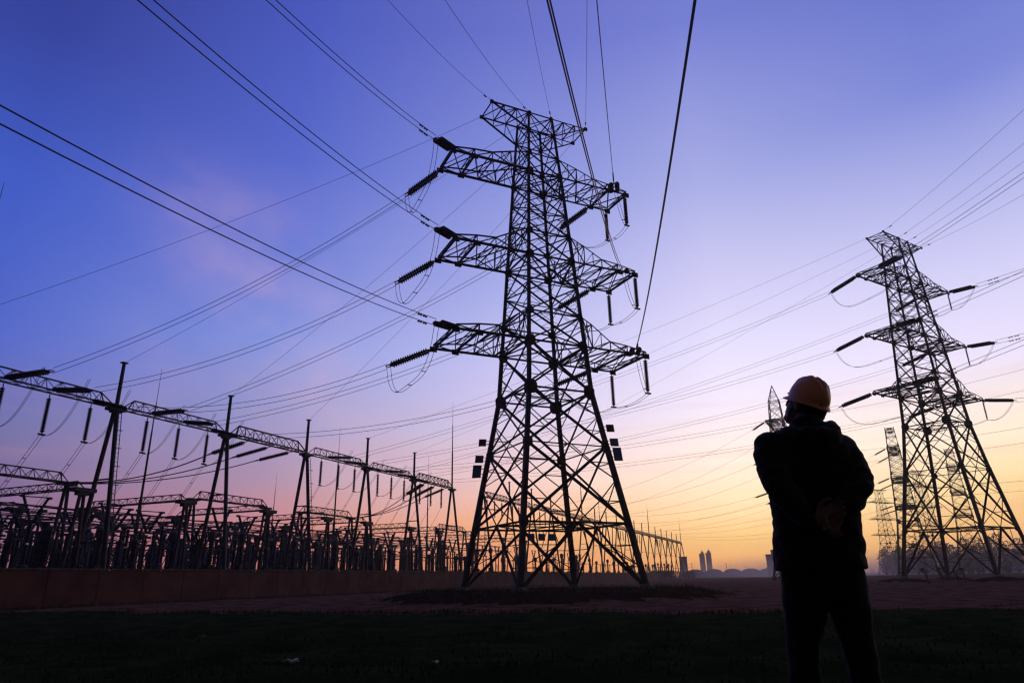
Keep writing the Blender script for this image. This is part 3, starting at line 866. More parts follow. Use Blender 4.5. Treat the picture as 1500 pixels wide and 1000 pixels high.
for k in range(5000):
    x = random.uniform(-32, 22); y = edge_y(x) + random.gauss(.1, .7)
    z = gz(x, y) - .03; h = random.uniform(.05, .26); a = random.uniform(0, pi); dx, dy = cos(a) * .025, sin(a) * .025
    b = len(m.v); m.v += [(x - dx, y - dy, z), (x + dx, y + dy, z), (x + random.gauss(0, .08), y + random.gauss(0, .08), z + h)]; m.f.append((b, b + 1, b + 2))
o = m.build('weeds', M_GRASS); tag(o, None, None, None, 'stuff')
# litter
def litter(x, y, s_, lab):
    m = MB(); z = fz(x, y)
    for k in range(5):
        a = random.uniform(0, pi); c = V((x + random.uniform(-s_, s_), y + random.uniform(-.05, .05), z + .03))
        X = V((cos(a), sin(a), random.uniform(-.4, .4))).normalized(); Y = X.cross(V((0, .3, 1))).normalized()
        m.box(c, s_ * random.uniform(.3, .6), s_ * .3, .008, (X, Y, X.cross(Y)))
    o = m.build('litter', M_LITT, None, (x, y, z)); tag(o, lab, 'litter')
litter(-2.43, 7.9, .075, 'crumpled pale plastic lying low on the dark field near the bottom edge')
litter(7.75, 18.1, .14, 'small pale scrap on the field just beside the man\'s legs')
litter(-6.8, 15.8, .11, 'tiny pale scrap on the left part of the dark field')
litter(-.87, 7.7, .03, 'very small pale scrap at the bottom middle of the dark field')
# dry weeds
k = 0
for (x, y, h) in ((43.5, 76, 1.6), (45.6, 77, 1.8), (47.0, 78, 1.75), (49.3, 79, 1.6), (51, 83, 1.3)):
    m = MB()
    for q in range(7):
        a = random.uniform(0, 2 * pi); dx, dy = cos(a) * random.uniform(.05, .35), sin(a) * .2
        top = V((x - .25 * h * .6 + dx, y + dy, gz(x, y) + h * random.uniform(.75, 1.0)))
        m.tube([(x, y, gz(x, y) - .05), (x - .05 * h + dx * .5, y + dy * .5, gz(x, y) + h * .55), top], [.03, .022, .012], 4)
        for w in range(9):
            e = V((random.uniform(-.16, .16), random.uniform(-.12, .12), random.uniform(-.16, .12))); m.bar(top, top + e, .035)
    o = m.build('dry_weed', M_WEED, None, (x, y, gz(x, y)))
    tag(o, ('leftmost', 'second from the left', 'third from the left', 'fourth from the left', 'rightmost')[k] + ' dry weed with a tufted head near the right pylon\'s left foot', 'weed', 'dry weeds'); k += 1

# ------------------------------------------------------------------ far buildings, greenhouses, treeline
def block(name, lab, x, y, w, dpt, h, rz, cols, rows, roof, cat='building'):
    t = thing(name, lab, cat, (x, y, 0), rz)
    m = MB(); m.box((0, 0, h / 2 - .5), w / 2, dpt / 2, h / 2 + .5)
    m.build('wall', M_BLOCK, t)
    m = MB(); m.box((0, 0, h + .25), w / 2 + .3, dpt / 2 + .3, .25)
    if roof: m.box((w * .1, 0, h + 1.8), w * .25, dpt * .25, 1.3); m.bar((w * .1, 0, h + 3), (w * .1, 0, h + 6.5), .3)
    m.build('roof', M_BLOCK, t)
    for i in range(cols):
        for j in range(rows):
            m = MB(); m.box((-w / 2 + (i + .5) * w / cols, -dpt / 2 - .02, 2 + (j + .5) * (h - 3) / rows), w / cols * .3, .03, (h - 3) / rows * .28); m.build('window', M_PANE, t)
block('tower_block', 'left one of two slender twin tower blocks on the horizon', 229.3, 876, 6.2, 6.2, 26.5, -.2, 2, 11, True)
block('tower_block', 'right one of two slender twin tower blocks on the horizon', 237.4, 876, 6.2, 6.2, 27.5, -.2, 2, 11, True)
block('warehouse_tower', 'short dark block at the end of the far gantry row', 134.3, 572, 6.0, 6, 15.5, -.2, 2, 4, False)
block('office_block', 'broad dark block just left of the man at waist height', 159.5, 440, 9, 7, 12.5, -.3, 3, 3, True)
gh = [(125, 500), (138, 500), (151, 500), (164, 500), (177, 500)]
for k, (x, y) in enumerate(gh):
    t = thing('arched_greenhouse', ('leftmost', 'second from the left', 'middle', 'fourth from the left', 'rightmost')[k] + ' bluish arched greenhouse on the horizon', 'greenhouse', (x, y, 0), -.28, 'arched greenhouses on the horizon')
    m = MB(); R = 6.4; prof = [(R * cos(a), 2.2 + 3.2 * sin(a)) for a in [pi * q / 16 for q in range(17)]]
    prof = [(R, -.5)] + prof + [(-R, -.5)]
    m.quadring([[V((px, py, pz)) for px, pz in prof] for py in (0, 40)]); m.build('film_cover', M_FILM, t)
    m = MB()
    m.box((0, -.06, 1.0), 1.4, .05, 1.4); m.build('door', M_BLOCK, t)
    m = MB()
    for py in (0, 40):
        m.tube([V((px * 1.01, py - .02, pz * 1.01)) for px, pz in prof], .12, 5)
    m.build('hoop', M_PIPE, t)

for k, (x, y, w_, h) in enumerate(((96, 470, 14, 4), (206, 560, 18, 5))):
    t = thing('field_shed', ('long low shed with a pitched roof between the gantries and greenhouses', 'wider low shed with a pitched roof behind the man')[k], 'shed', (x, y, 0), -.25)
    m = MB(); m.box((0, 0, h * .35), w_ / 2, 4, h * .45); m.build('wall', M_BLOCK, t)
    m = MB(); m.quadring([[V((px, py, pz)) for py, pz in ((-4.4, h * .78), (0, h * 1.25), (4.4, h * .78))] for px in (-w_ / 2 - .3, w_ / 2 + .3)]); m.build('roof', M_BLOCK, t)
    m = MB(); m.box((w_ * .2, -4.03, h * .3), 1.2, .04, h * .35); m.build('door', M_CAB, t)
for k, (x, y) in enumerate(((112, 455), (136, 462), (170, 468), (205, 474))):
    t = thing('utility_pole', ('leftmost', 'second', 'third', 'rightmost')[k] + ' small wooden utility pole on the horizon near the greenhouses', 'utility pole', (x, y, 0), .2, 'utility poles on the horizon')
    m = MB(); m.tube([(0, 0, -.3), (0, 0, 9)], [.2, .13], 6); m.build('pole', M_BARK, t)
    m = MB(); m.bar((-1.0, 0, 8.4), (1.0, 0, 8.4), .14); m.build('cross_arm', M_BARK, t)
# low hedge bank and far wood
def wood(name, pts, hmin, hmax, n, lab, m_=M_TWIG):
    m = MB()
    for (x, y) in pts:
        h = random.uniform(hmin, hmax)
        m.tube([(x, y, -.2), (x + random.uniform(-.4, .4), y, h * .45), (x + random.uniform(-.8, .8), y, h * .9)], [.22, .15, .05], 5)
        for q in range(n):
            u = random.random(); a = random.uniform(0, 2 * pi); rr = (h * .30) * sqrt(max(.05, 1 - (2 * u - 1) ** 2)) * random.uniform(.3, 1.0)
            c = V((x + rr * cos(a), y + rr * sin(a), h * (.04 + .98 * u)))
            d1 = V((random.gauss(0, 1), random.gauss(0, 1), random.gauss(.5, 1))).normalized() * random.uniform(.3, .9); d2 = V((random.gauss(0, 1), random.gauss(0, 1), random.gauss(0, 1))).normalized() * random.uniform(.1, .35)
            b = len(m.v); m.v += [tuple(c - d1), tuple(c + d2), tuple(c + d1), tuple(c - d2)]; m.f.append((b, b + 1, b + 2, b + 3))
    o = m.build(name, m_); tag(o, lab, None, None, 'stuff'); return o
pts = []
for k in range(170):
    f_ = k / 169; az = radians(27.3 + 14.5 * f_ + random.uniform(-.2, .2)); R = 390 + random.uniform(-60, 90)
    pts.append((R * sin(az), R * cos(az)))
wood('far_wood', pts, 8, 15, 260, None)
pts = []
for k in range(60):
    az = radians(-4 + 32 * k / 59 + random.uniform(-.3, .3)); R = 620 + random.uniform(-50, 60)
    pts.append((R * sin(az), R * cos(az)))
wood('far_scrub', pts, 3.0, 5.5, 60, None)

# ------------------------------------------------------------------ extra far lines
def far_line(P, Q, lab, sag, r=.022):
    wires('overhead_line', lab, 'power line', 'faint lines between distant pylons', para(P, Q, sag, 24), r)
tip_lab = ('top', 'middle', 'bottom')
for k, key in enumerate(('z2', 'z3', 'z4')):
    z, w = LV[key]
    for s_ in (-1, 1):
        sd = 'left' if s_ < 0 else 'right'
        A = tp(far_t[0], s_ * 8.8, w, z); bay = 8 if s_ < 0 else 10
        far_line(A, G(13 * (bay + .25 * (k + 1)), -.6, 16.2), f'faint wire to the gantry from the {tip_lab[k]} {sd} arm of the pylon beside the man', 3)
        A2 = tp(far_t[1], s_ * 8.8, w, z); bay = 14 if s_ < 0 else 16
        far_line(A2, G(13 * (bay + .25 * (k + 1)), -.6, 16.2), f'faint wire to the gantry from the {tip_lab[k]} {sd} arm of the second end-on pylon', 5)
        far_line(tp(far_t[0], s_ * 8.8, -w, z), tp(far_t[0], s_ * 8.8, -w, z) + V((40, -150, -2)), f'faint wire leading right from the {tip_lab[k]} {sd} arm of the pylon beside the man', 5)
        far_line(tp(far_t[4], s_ * 8.8, w, z), tp(far_t[3], s_ * 8.8, w, z), f'faint wire between hazy pylons behind the right pylon, {tip_lab[k]} {sd} arm', 2)
        far_line(tp(far_t[3], s_ * 8.8, w, z), tp(far_t[2], s_ * 8.8, w, z), f'faint wire from the hazy pylon to the faint pylon, {tip_lab[k]} {sd} arm', 2)
# strings on the two end-on pylons
for q, tnm in ((0, 'pylon beside the man'), (1, 'second end-on pylon')):
    for k, key in enumerate(('z2', 'z3', 'z4')):
        z, w = LV[key]
        for s_ in (-1, 1):
            A = tp(far_t[q], s_ * 8.8, w, z); B = G(13 * ((8 if s_ < 0 else 10) + 6 * q + .25 * (k + 1)), -.6, 16.2)
            tension(A, (B - A).normalized() + V((0, 0, -.25)), f'small insulator string on the {tip_lab[k]} {"left" if s_ < 0 else "right"} arm of the {tnm}', 'small insulator strings of far pylons')

# ------------------------------------------------------------------ moon and star
def sky_pt(v, R): return V(v).normalized() * R
mm = bpy.data.materials.new('moonlight'); mm.use_nodes = True
nt = mm.node_tree; nt.nodes.remove(nt.nodes['Principled BSDF']); e = nt.nodes.new('ShaderNodeEmission'); e.inputs['Color'].default_value = (1, .97, .92, 1); e.inputs['Strength'].default_value = 1.0
nt.links.new(e.outputs[0], nt.nodes['Material Output'].inputs[0])
c = sky_pt((.2206, .8898, .4842), 9000) + V((0, 0, CZ)); a_, b_ = MB().frame(c)
m = MB(); R = 26; ring = []
N_ = 18
for k in range(N_ + 1):
    th = -1.35 + 2.7 * k / N_ - .9
    o1 = a_ * (cos(th) * R) + b_ * (sin(th) * R)
    wd = 5 * cos((k / N_ - .5) * pi) + .5
    dn = o1.normalized()
    ring.append([c + o1 - dn * wd * .5 * cos(q) + c.normalized() * (wd * .5 * sin(q)) for q in [0, pi / 2, pi, 3 * pi / 2]])
m.quadring(ring); o = m.build('moon', mm, None, c); tag(o, 'thin pale crescent moon right of the near pylon', 'moon')

# ------------------------------------------------------------------ the man
PY = 3.35
def loft(m, rings, n=20, pw=2.0):
    """rings: (center, axis_x, axis_y, rx, ry)"""
    out = []
    for c, ax, ay, rx, ry in rings:
        c = V(c); ax = V(ax).normalized(); ay = V(ay).normalized(); r = []
        for j in range(n):
            t = 2 * pi * j / n; cx, sy = cos(t), sin(t)
            e = 2.0 / pw
            r.append(c + ax * rx * (abs(cx) ** e) * (1 if cx >= 0 else -1) + ay * ry * (abs(sy) ** e) * (1 if sy >= 0 else -1))
        out.append(r)
    m.quadring(out)
def limb(m, pts, rad, n=14):
    """smooth tapered limb through pts with radii (rounded ends)"""
    P = [V(p) for p in pts]; R_ = list(rad); Q = []; RR = []
    for i in range(len(P) - 1):
        p0 = P[max(i - 1, 0)]; p1 = P[i]; p2 = P[i + 1]; p3 = P[min(i + 2, len(P) - 1)]
        for k in range(6):
            t = k / 6; t2 = t * t; t3 = t2 * t
            Q.append(.5 * ((2 * p1) + (p2 - p0) * t + (2 * p0 - 5 * p1 + 4 * p2 - p3) * t2 + (3 * p1 - p0 - 3 * p2 + p3) * t3)); RR.append(R_[i] + (R_[i + 1] - R_[i]) * t)
    Q.append(P[-1]); RR.append(R_[-1])
    d0 = (Q[0] - Q[1]).normalized(); d1 = (Q[-1] - Q[-2]).normalized()
    Q = [Q[0] + d0 * RR[0] * .8, Q[0] + d0 * RR[0] * .45] + Q + [Q[-1] + d1 * RR[-1] * .45, Q[-1] + d1 * RR[-1] * .8]
    RR = [RR[0] * .45, RR[0] * .85] + RR + [RR[-1] * .85, RR[-1] * .45]
    m.tube(Q, RR, n)
def ball(m, c, rx, ry, rz, ax=None, n=16):
    X, Y, Z = ax or (V((1, 0, 0)), V((0, 1, 0)), V((0, 0, 1)))
    c = V(c); rings = []
    for k in range(1, n):
        a = pi * k / n
        rings.append([c + Z * (-cos(a) * rz) + X * (sin(a) * rx * cos(2 * pi * j / n)) + Y * (sin(a) * ry * sin(2 * pi * j / n)) for j in range(n)])
    m.quadring(rings)
def remesh(m, name, mt, parent, origin, vox, smooth=2, disp=0.0, dsc=8.0, seed=0):
    o = m.build('tmp', mt, None, origin); o.location = (0, 0, 0)
    md = o.modifiers.new('r', 'REMESH'); md.mode = 'VOXEL'; md.voxel_size = vox
    if smooth:
        s_ = o.modifiers.new('s', 'SMOOTH'); s_.iterations = smooth; s_.factor = .5
    dg = bpy.context.evaluated_depsgraph_get()
    me = bpy.data.meshes.new_from_object(o.evaluated_get(dg))
    bpy.data.objects.remove(o)
    if disp:
        me.update(); nn = [v.normal.copy() for v in me.vertices]
        for v, nrm in zip(me.vertices, nn):
            p = v.co
            q = V((p.x * dsc + seed, p.y * dsc, p.z * dsc * 1.6))
            v.co = p + nrm * (disp * (noise.noise(q) + .5 * noise.noise(q * 2.3)))
    me.name = name; me.polygons.foreach_set('use_smooth', [True] * len(me.polygons))
    if not me.materials: me.materials.append(mt)
    ob = bpy.data.objects.new(name, me); col.objects.link(ob); ob.parent = parent
    return ob

GZ = .46
O = V((1.42, PY, GZ))
person = thing('person', 'man in hard hat and dark coat, hands clasped behind his back, looking up', 'person', O)
X1 = V((1, 0, 0)); Y1 = V((0, 1, 0)); Z1 = V((0, 0, 1))
# head frame: looks up and to the left
yaw = radians(31); pit = radians(28)
HF = V((-sin(yaw) * cos(pit), cos(yaw) * cos(pit), sin(pit))); HR = HF.cross(Z1).normalized(); HU = HR.cross(HF).normalized()
HC = V((1.490, PY + .005, 2.112))
def hp(r, f, u): return HC + HR * r + HF * f + HU * u
b = MB()
# head + neck
ball(b, hp(0, -.012, .03), .073, .094, .092, (HR, HF, HU), 20)
ball(b, hp(0, .025, -.045), .062, .07, .085, (HR, HF, HU), 18)
ball(b, hp(0, .075, -.095), .032, .026, .026, (HR, HF, HU), 12)          # chin
loft(b, [(hp(0, .088, .02), HR, HU, .010, .012), (hp(0, .105, -.012), HR, HU, .013, .014), (hp(0, .112, -.030), HR, HU, .017, .012), (hp(0, .088, -.04), HR, HU, .016, .008)], 10)  # nose
for s_ in (-1, 1):
    ball(b, hp(s_ * .077, -.012, -.01), .009, .02, .034, (HR, HF, HU), 12)   # ear
    ball(b, hp(s_ * .033, .078, .012), .016, .011, .010, (HR, HF, HU), 10)   # eye
    ball(b, hp(s_ * .034, .083, .03), .022, .009, .006, (HR, HF, HU), 10)    # brow
ball(b, hp(0, .092, -.066), .024, .010, .006, (HR, HF, HU), 10); ball(b, hp(0, .090, -.077), .021, .010, .006, (HR, HF, HU), 10)
limb(b, [(1.462, PY - .005, 1.90), (1.468, PY - .008, 1.98), hp(0, -.025, -.06)], [.066, .058, .06], 16)
# torso and limbs under the clothes (slim)
loft(b, [((1.43, PY, 1.26), X1, Y1, .13, .09), ((1.44, PY, 1.42), X1, Y1, .13, .085), ((1.45, PY, 1.65), X1, Y1, .15, .095), ((1.455, PY, 1.84), X1, Y1, .17, .085), ((1.46, PY, 1.93), X1, Y1, .07, .06)], 20)
ELL = V((1.252, PY - .13, 1.672)); ELR = V((1.604, PY - .13, 1.668))
WRL = V((1.330, PY - .205, 1.520)); WRR = V((1.478, PY - .20, 1.565))
limb(b, [(1.275, PY, 1.90), ELL, WRL], [.045, .035, .027]); limb(b, [(1.645, PY, 1.89), ELR, WRR], [.045, .035, .027])
for pts in ([(1.345, PY, 1.26), (1.30, PY + .01, .97), (1.262, PY - .02, .55)], [(1.52, PY, 1.26), (1.546, PY + .01, .97), (1.556, PY - .02, .55)]):
    limb(b, pts, [.075, .055, .04])
# hands: the right hand hangs in the left hand's grip, palm to the viewer
def hand(W, dirv, side, palmn, curl, spread=1.0):
    """W wrist, dirv towards fingers, palmn palm normal, side towards thumb"""
    d = dirv.normalized(); pn = (palmn - d * palmn.dot(d)).normalized(); sd = (side - d * side.dot(d) - pn * side.dot(pn)).normalized()
    loft(b, [(W - d * .01, sd, pn, .026, .020), (W + d * .03, sd, pn, .036, .017), (W + d * .07, sd, pn, .042, .015), (W + d * .092, sd, pn, .040, .012)], 14, 2.4)
    for k, (off, ln) in enumerate(((.031, .072), (.0105, .08), (-.010, .075), (-.030, .060))):
        p0 = W + d * .085 + sd * off; a = curl * (1 + .08 * k); dd = d; pts = [p0]
        spl = sd * (off * .9 * spread)
        for seg, fr in enumerate((.45, .30, .25)):
            ang = a * (.6, 1.7, 2.3)[seg]
            dv = (d * cos(ang) + pn * sin(ang) + spl * 1.2).normalized(); p0 = p0 + dv * ln * fr; pts.append(p0)
        limb(b, pts, [.0095, .009, .0082, .0072], 8)
    p0 = W + d * .025 + sd * .03
    limb(b, [p0, p0 + d * .03 + sd * .024 + pn * .012, p0 + d * .055 + sd * .026 + pn * .03, p0 + d * .072 + sd * .018 + pn * .042], [.014, .0115, .010, .008], 8)
# right hand: from right wrist pointing down-left, palm facing the viewer
hand(WRR + V((-.022, -.012, -.012)), V((-.62, -.06, -.78)), V((-.6, -.3, .6)), V((.35, -.9, .0)), .95, 1.6)
# left hand: from left wrist, across, gripping the other wrist from below
hand(WRL + V((.026, -.004, .004)), V((.86, -.02, .34)), V((.1, -.3, .9)), V((0, -.75, .3)), .7, 1.4)
body = remesh(b, 'body', M_SKIN, person, O, .005, 1)

# jacket
j = MB()
loft(j, [((1.424, PY, 1.315), X1, Y1, .206, .145), ((1.427, PY, 1.36), X1, Y1, .204, .15), ((1.434, PY, 1.46), X1, Y1, .200, .148), ((1.440, PY, 1.55), X1, Y1, .200, .145),
         ((1.45, PY, 1.68), X1, Y1, .208, .15), ((1.454, PY, 1.80), X1, Y1, .216, .15), ((1.454, PY, 1.88), X1, Y1, .214, .14), ((1.458, PY, 1.935), X1, Y1, .19, .115), ((1.45, PY, 1.965), X1, Y1, .155, .09), ((1.453, PY, 1.995), X1, Y1, .10, .07)], 28, 2.4)
limb(j, [(1.275, PY, 1.90), (1.238, PY - .06, 1.79), ELL, WRL + V((-.01, .0, .006))], [.078, .070, .068, .044], 18)
limb(j, [(1.622, PY, 1.88), (1.630, PY - .06, 1.785), ELR + V((.0, 0, .01)), WRR + V((.012, 0, .002))], [.076, .068, .068, .044], 18)
# collar and hood bunched at the neck
loft(j, [((1.462, PY - .012, 1.945), X1, V((0, 1, -.2)), .105, .09), ((1.464, PY - .012, 1.995), X1, V((0, 1, -.2)), .085, .08), ((1.466, PY - .010, 2.03), X1, V((0, 1, -.2)), .074, .072)], 22)
limb(j, [(1.345, PY + .0, 1.965), (1.40, PY - .10, 1.93), (1.47, PY - .135, 1.905), (1.545, PY - .10, 1.945), (1.585, PY - .01, 1.985), (1.60, PY + .04, 1.972)], [.026, .042, .055, .046, .036, .026], 14)
limb(j, [(1.555, PY + .0, 2.0), (1.595, PY + .0, 1.99), (1.622, PY + .02, 1.965)], [.02, .024, .018], 10)
# hem roll, pocket flaps, cuffs
jk = remesh(j, 'coat', M_COAT, person, O, .0105, 3, .011, 10.0, 3)
tr = MB()
loft(tr, [((1.43, PY, 1.40), X1, Y1, .17, .11), ((1.43, PY, 1.30), X1, Y1, .188, .125), ((1.43, PY, 1.24), X1, Y1, .19, .125), ((1.43, PY, 1.19), X1, Y1, .17, .11)], 24, 2.3)
limb(tr, [(1.335, PY, 1.27), (1.325, PY, 1.15), (1.298, PY + .015, 1.0), (1.274, PY, .84), (1.255, PY - .01, .68), (1.243, PY - .015, .53)], [.098, .097, .073, .067, .066, .068], 18)
limb(tr, [(1.525, PY, 1.27), (1.528, PY, 1.16), (1.545, PY + .015, 1.0), (1.550, PY, .84), (1.557, PY - .01, .68), (1.562, PY - .015, .53)], [.098, .096, .074, .067, .066, .068], 18)
remesh(tr, 'trousers', M_TROU, person, O, .0105, 4, .006, 10.0, 11)
for x, s_ in ((1.243, -1), (1.562, 1)):
    bt = MB(); yy = V((s_ * .22, 1, 0)).normalized(); xx = V((yy.y, -yy.x, 0))
    c = V((x, PY - .015, GZ))
    loft(bt, [(c - yy * .075 + Z1 * .045, xx, Z1, .03, .035), (c - yy * .05 + Z1 * .05, xx, Z1, .042, .048), (c + yy * .05 + Z1 * .048, xx, Z1, .045, .046), (c + yy * .14 + Z1 * .035, xx, Z1, .05, .034), (c + yy * .19 + Z1 * .028, xx, Z1, .035, .026)], 16, 2.6)
    limb(bt, [c + Z1 * .05, c + Z1 * .16], [.045, .048], 14)
    remesh(bt, 'boot', M_BOOT, person, O, .008, 2)
h = MB()
ball(h, hp(0, -.03, .012), .080, .083, .09, (HR, HF, HU), 18)
ball(h, hp(0, -.055, -.035), .066, .05, .05, (HR, HF, HU), 16)
remesh(h, 'hair', M_HAIR, person, O, .007, 2, .003, 60, 5)
# hard hat: dome with ridges, rim and peak
hat = MB(); n = 48; rings = []
HB = hp(0, -.008, .028)
def dome(th, ph, k=1.0):
    x = sin(ph) * cos(th); y = sin(ph) * sin(th); z = cos(ph)
    rid = 0.0
    for off in (-.34, 0, .34):
        rid += .007 * math.exp(-((x * 1.0 - off) / .085) ** 2) * sm(.98, .6, abs(y)) * sm(0.05, .5, z)
    r = 1.0
    return HB + HR * x * (.092 + rid * .8) * k + HF * y * (.104 + rid * .8) * k + HU * z * (.112 + rid * 1.5) * k
outer = []
for i in range(1, 15):
    ph = (pi / 2 + .10) * i / 14
    outer.append([dome(2 * pi * q / n, ph) for q in range(n)])
def rimring(k, du):
    out = []
    for q in range(n):
        th = 2 * pi * q / n; f_ = max(0, sin(th)); bk = max(0, -sin(th))
        e = .003 + .030 * f_ ** 4 + .013 * bk ** 6
        p = dome(th, pi / 2 + .10); dv = (HR * cos(th) + HF * sin(th))
        out.append(p + dv * e * k + HU * (du - .006 * f_ * k - .008 * bk ** 6 * k))
    return out
outer.append(rimring(.5, -.004)); outer.append(rimring(1.0, -.010)); outer.append(rimring(1.0, -.015)); outer.append(rimring(.4, -.012))
inner = []
for i in range(14, 0, -1):
    ph = (pi / 2 + .10) * i / 14
    inner.append([dome(2 * pi * q / n, ph, .965) for q in range(n)])
hat.quadring(outer + inner, cap=True)
ht = hat.build('hard_hat', M_HAT, person, O, smooth=True)
m = MB()
for s_ in (-1, 1):
    m.tube([hp(s_ * .078, -.0, .0), hp(s_ * .066, .035, -.06), hp(s_ * .03, .062, -.118), hp(0, .07, -.122)], .004, 5)
m.build('chin_strap', M_BOOT, ht, O)

# ------------------------------------------------------------------ world
w = bpy.data.worlds.new('World'); scn.world = w; w.use_nodes = True
nt = w.node_tree; N = nt.nodes; Lk = nt.links
bg = N['Background']
geo = N.new('ShaderNodeTexCoord'); sep = N.new('ShaderNodeSeparateXYZ'); Lk.new(geo.outputs['Generated'], sep.inputs[0])
def mth(op, a, b=None, c=None, clamp=False):
    n_ = N.new('ShaderNodeMath'); n_.operation = op; n_.use_clamp = clamp
    for i, v in enumerate((a, b, c)):
        if v is None: continue
        if isinstance(v, (int, float)): n_.inputs[i].default_value = v
        else: Lk.new(v, n_.inputs[i])
    return n_.outputs[0]
el = mth('MULTIPLY', mth('ARCSINE', sep.outputs['Z']), 180 / pi)
az = mth('MULTIPLY', mth('ARCTAN2', sep.outputs['X'], sep.outputs['Y']), 180 / pi)
elf = mth('DIVIDE', mth('ADD', el, 4.0), 94.0, clamp=True)
RAMPS = {
    -40: [(-4, (110, 70, 90)), (1, (142, 94, 116)), (7, (116, 103, 152)), (10.5, (112, 112, 170)), (16, (82, 104, 203)), (27, (64, 92, 198)), (37, (54, 68, 158)), (50, (44, 52, 130)), (90, (24, 26, 52))],
    -20: [(-4, (150, 90, 90)), (1.5, (226, 118, 88)), (4, (212, 136, 134)), (8, (174, 146, 176)), (13, (152, 152, 204)), (18.5, (132, 149, 223)), (25, (108, 126, 215)), (33, (86, 105, 205)), (43, (74, 90, 190)), (90, (24, 26, 52))],
    0: [(-4, (200, 110, 70)), (1, (255, 160, 76)), (4.5, (255, 184, 128)), (8, (243, 206, 202)), (12, (216, 202, 228)), (17, (200, 196, 240)), (24, (168, 174, 232)), (33, (136, 147, 222)), (44, (104, 114, 202)), (90, (24, 26, 52))],
    18: [(-4, (225, 130, 60)), (.8, (255, 180, 84)), (2.5, (255, 205, 112)), (5, (255, 228, 176)), (9, (255, 236, 222)), (13, (240, 229, 246)), (17.7, (226, 220, 249)), (22, (210, 205, 243)), (31, (170, 175, 232)), (43, (118, 128, 212)), (90, (24, 26, 52))],
    38: [(-4, (215, 120, 70)), (1, (255, 176, 84)), (5.5, (255, 219, 150)), (9, (255, 233, 206)), (14.5, (230, 221, 248)), (21, (204, 202, 242)), (26, (176, 180, 232)), (33, (126, 139, 218)), (40, (106, 120, 206)), (90, (24, 26, 52))],
}
LOWK = {-40: 1.0, -20: 1.05, 0: 1.14, 18: 1.20, 38: 1.18}
outs = []
for a in sorted(RAMPS):
    r = N.new('ShaderNodeValToRGB'); els = r.color_ramp.elements; st = RAMPS[a]
    while len(els) < len(st): els.new(.5)
    for e_, (deg, c) in zip(els, st): e_.position = (deg + 4) / 94
    for k, (deg, c) in enumerate(st):
        els[k].position = (deg + 4) / 94; els[k].color = srgb(*c, LOWK[a] + (1 - LOWK[a]) * min(1, max(0, (deg - 6) / 26)))
    Lk.new(elf, r.inputs['Fac']); outs.append((a, r.outputs['Color']))
def mix(f, A, B, typ='MIX'):
    n_ = N.new('ShaderNodeMix'); n_.data_type = 'RGBA'; n_.blend_type = typ
    if isinstance(f, (int, float)): n_.inputs[0].default_value = f
    else: Lk.new(f, n_.inputs[0])
    for sock, v in ((n_.inputs[6], A), (n_.inputs[7], B)):
        if isinstance(v, tuple): sock.default_value = v
        else: Lk.new(v, sock)
    return n_.outputs[2]
def ramp01(x, a, b):
    n_ = N.new('ShaderNodeMapRange'); n_.interpolation_type = 'SMOOTHSTEP'
    n_.inputs['From Min'].default_value = a; n_.inputs['From Max'].default_value = b; Lk.new(x, n_.inputs['Value']); return n_.outputs['Result']
def lin01(x, a, b):
    n_ = N.new('ShaderNodeMapRange'); n_.interpolation_type = 'LINEAR'
    n_.inputs['From Min'].default_value = a; n_.inputs['From Max'].default_value = b; Lk.new(x, n_.inputs['Value']); return n_.outputs['Result']
c_ = outs[0][1]
for (a0, _), (a1, o1) in zip(outs, outs[1:]): c_ = mix(lin01(az, a0, a1), c_, o1)
# soft pink wisps
mp = N.new('ShaderNodeMapping'); mp.inputs['Scale'].default_value = (2.0, 2.0, 2.6); mp.inputs['Rotation'].default_value = (.3, .5, .2); Lk.new(geo.outputs['Generated'], mp.inputs['Vector'])
nz = N.new('ShaderNodeTexNoise'); nz.inputs['Scale'].default_value = 1.6; nz.inputs['Detail'].default_value = 7; nz.inputs['Roughness'].default_value = .55; Lk.new(mp.outputs[0], nz.inputs['Vector'])
wf = mth('MULTIPLY', ramp01(nz.outputs['Fac'], .46, .72), mth('MULTIPLY', ramp01(el, 3, 10), mth('SUBTRACT', 1.0, ramp01(el, 20, 36))))
wf = mth('MULTIPLY', mth('MULTIPLY', wf, .26), mth('MULTIPLY', ramp01(az, -36, -22), mth('SUBTRACT', 1.0, ramp01(az, -8, 6))))
c_ = mix(wf, c_, srgb(222, 178, 200))
# one broad faint plume of high cloud
d1 = V((-.505, .651, .566)).normalized(); d2 = V((-.264, .931, .251)).normalized(); pn = d1.cross(d2).normalized()
vm = N.new('ShaderNodeVectorMath'); vm.operation = 'DOT_PRODUCT'; Lk.new(geo.outputs['Generated'], vm.inputs[0]); vm.inputs[1].default_value = pn
wob = mth('ADD', vm.outputs['Value'], mth('MULTIPLY', mth('SUBTRACT', nz.outputs['Fac'], .5), .16))
band = mth('SUBTRACT', 1.0, ramp01(mth('ABSOLUTE', wob), .0, .11))
vm2 = N.new('ShaderNodeVectorMath'); vm2.operation = 'DOT_PRODUCT'; Lk.new(geo.outputs['Generated'], vm2.inputs[0]); vm2.inputs[1].default_value = d2
along = ramp01(vm2.outputs['Value'], .90, .998)
nz2 = N.new('ShaderNodeTexNoise'); nz2.inputs['Scale'].default_value = 5; nz2.inputs['Detail'].default_value = 9; nz2.inputs['Roughness'].default_value = .62; mp2 = N.new('ShaderNodeMapping'); mp2.inputs['Scale'].default_value = (1.6, .7, 2.4); mp2.inputs['Rotation'].default_value = (.2, .9, .4); Lk.new(geo.outputs['Generated'], mp2.inputs['Vector']); Lk.new(mp2.outputs[0], nz2.inputs['Vector'])
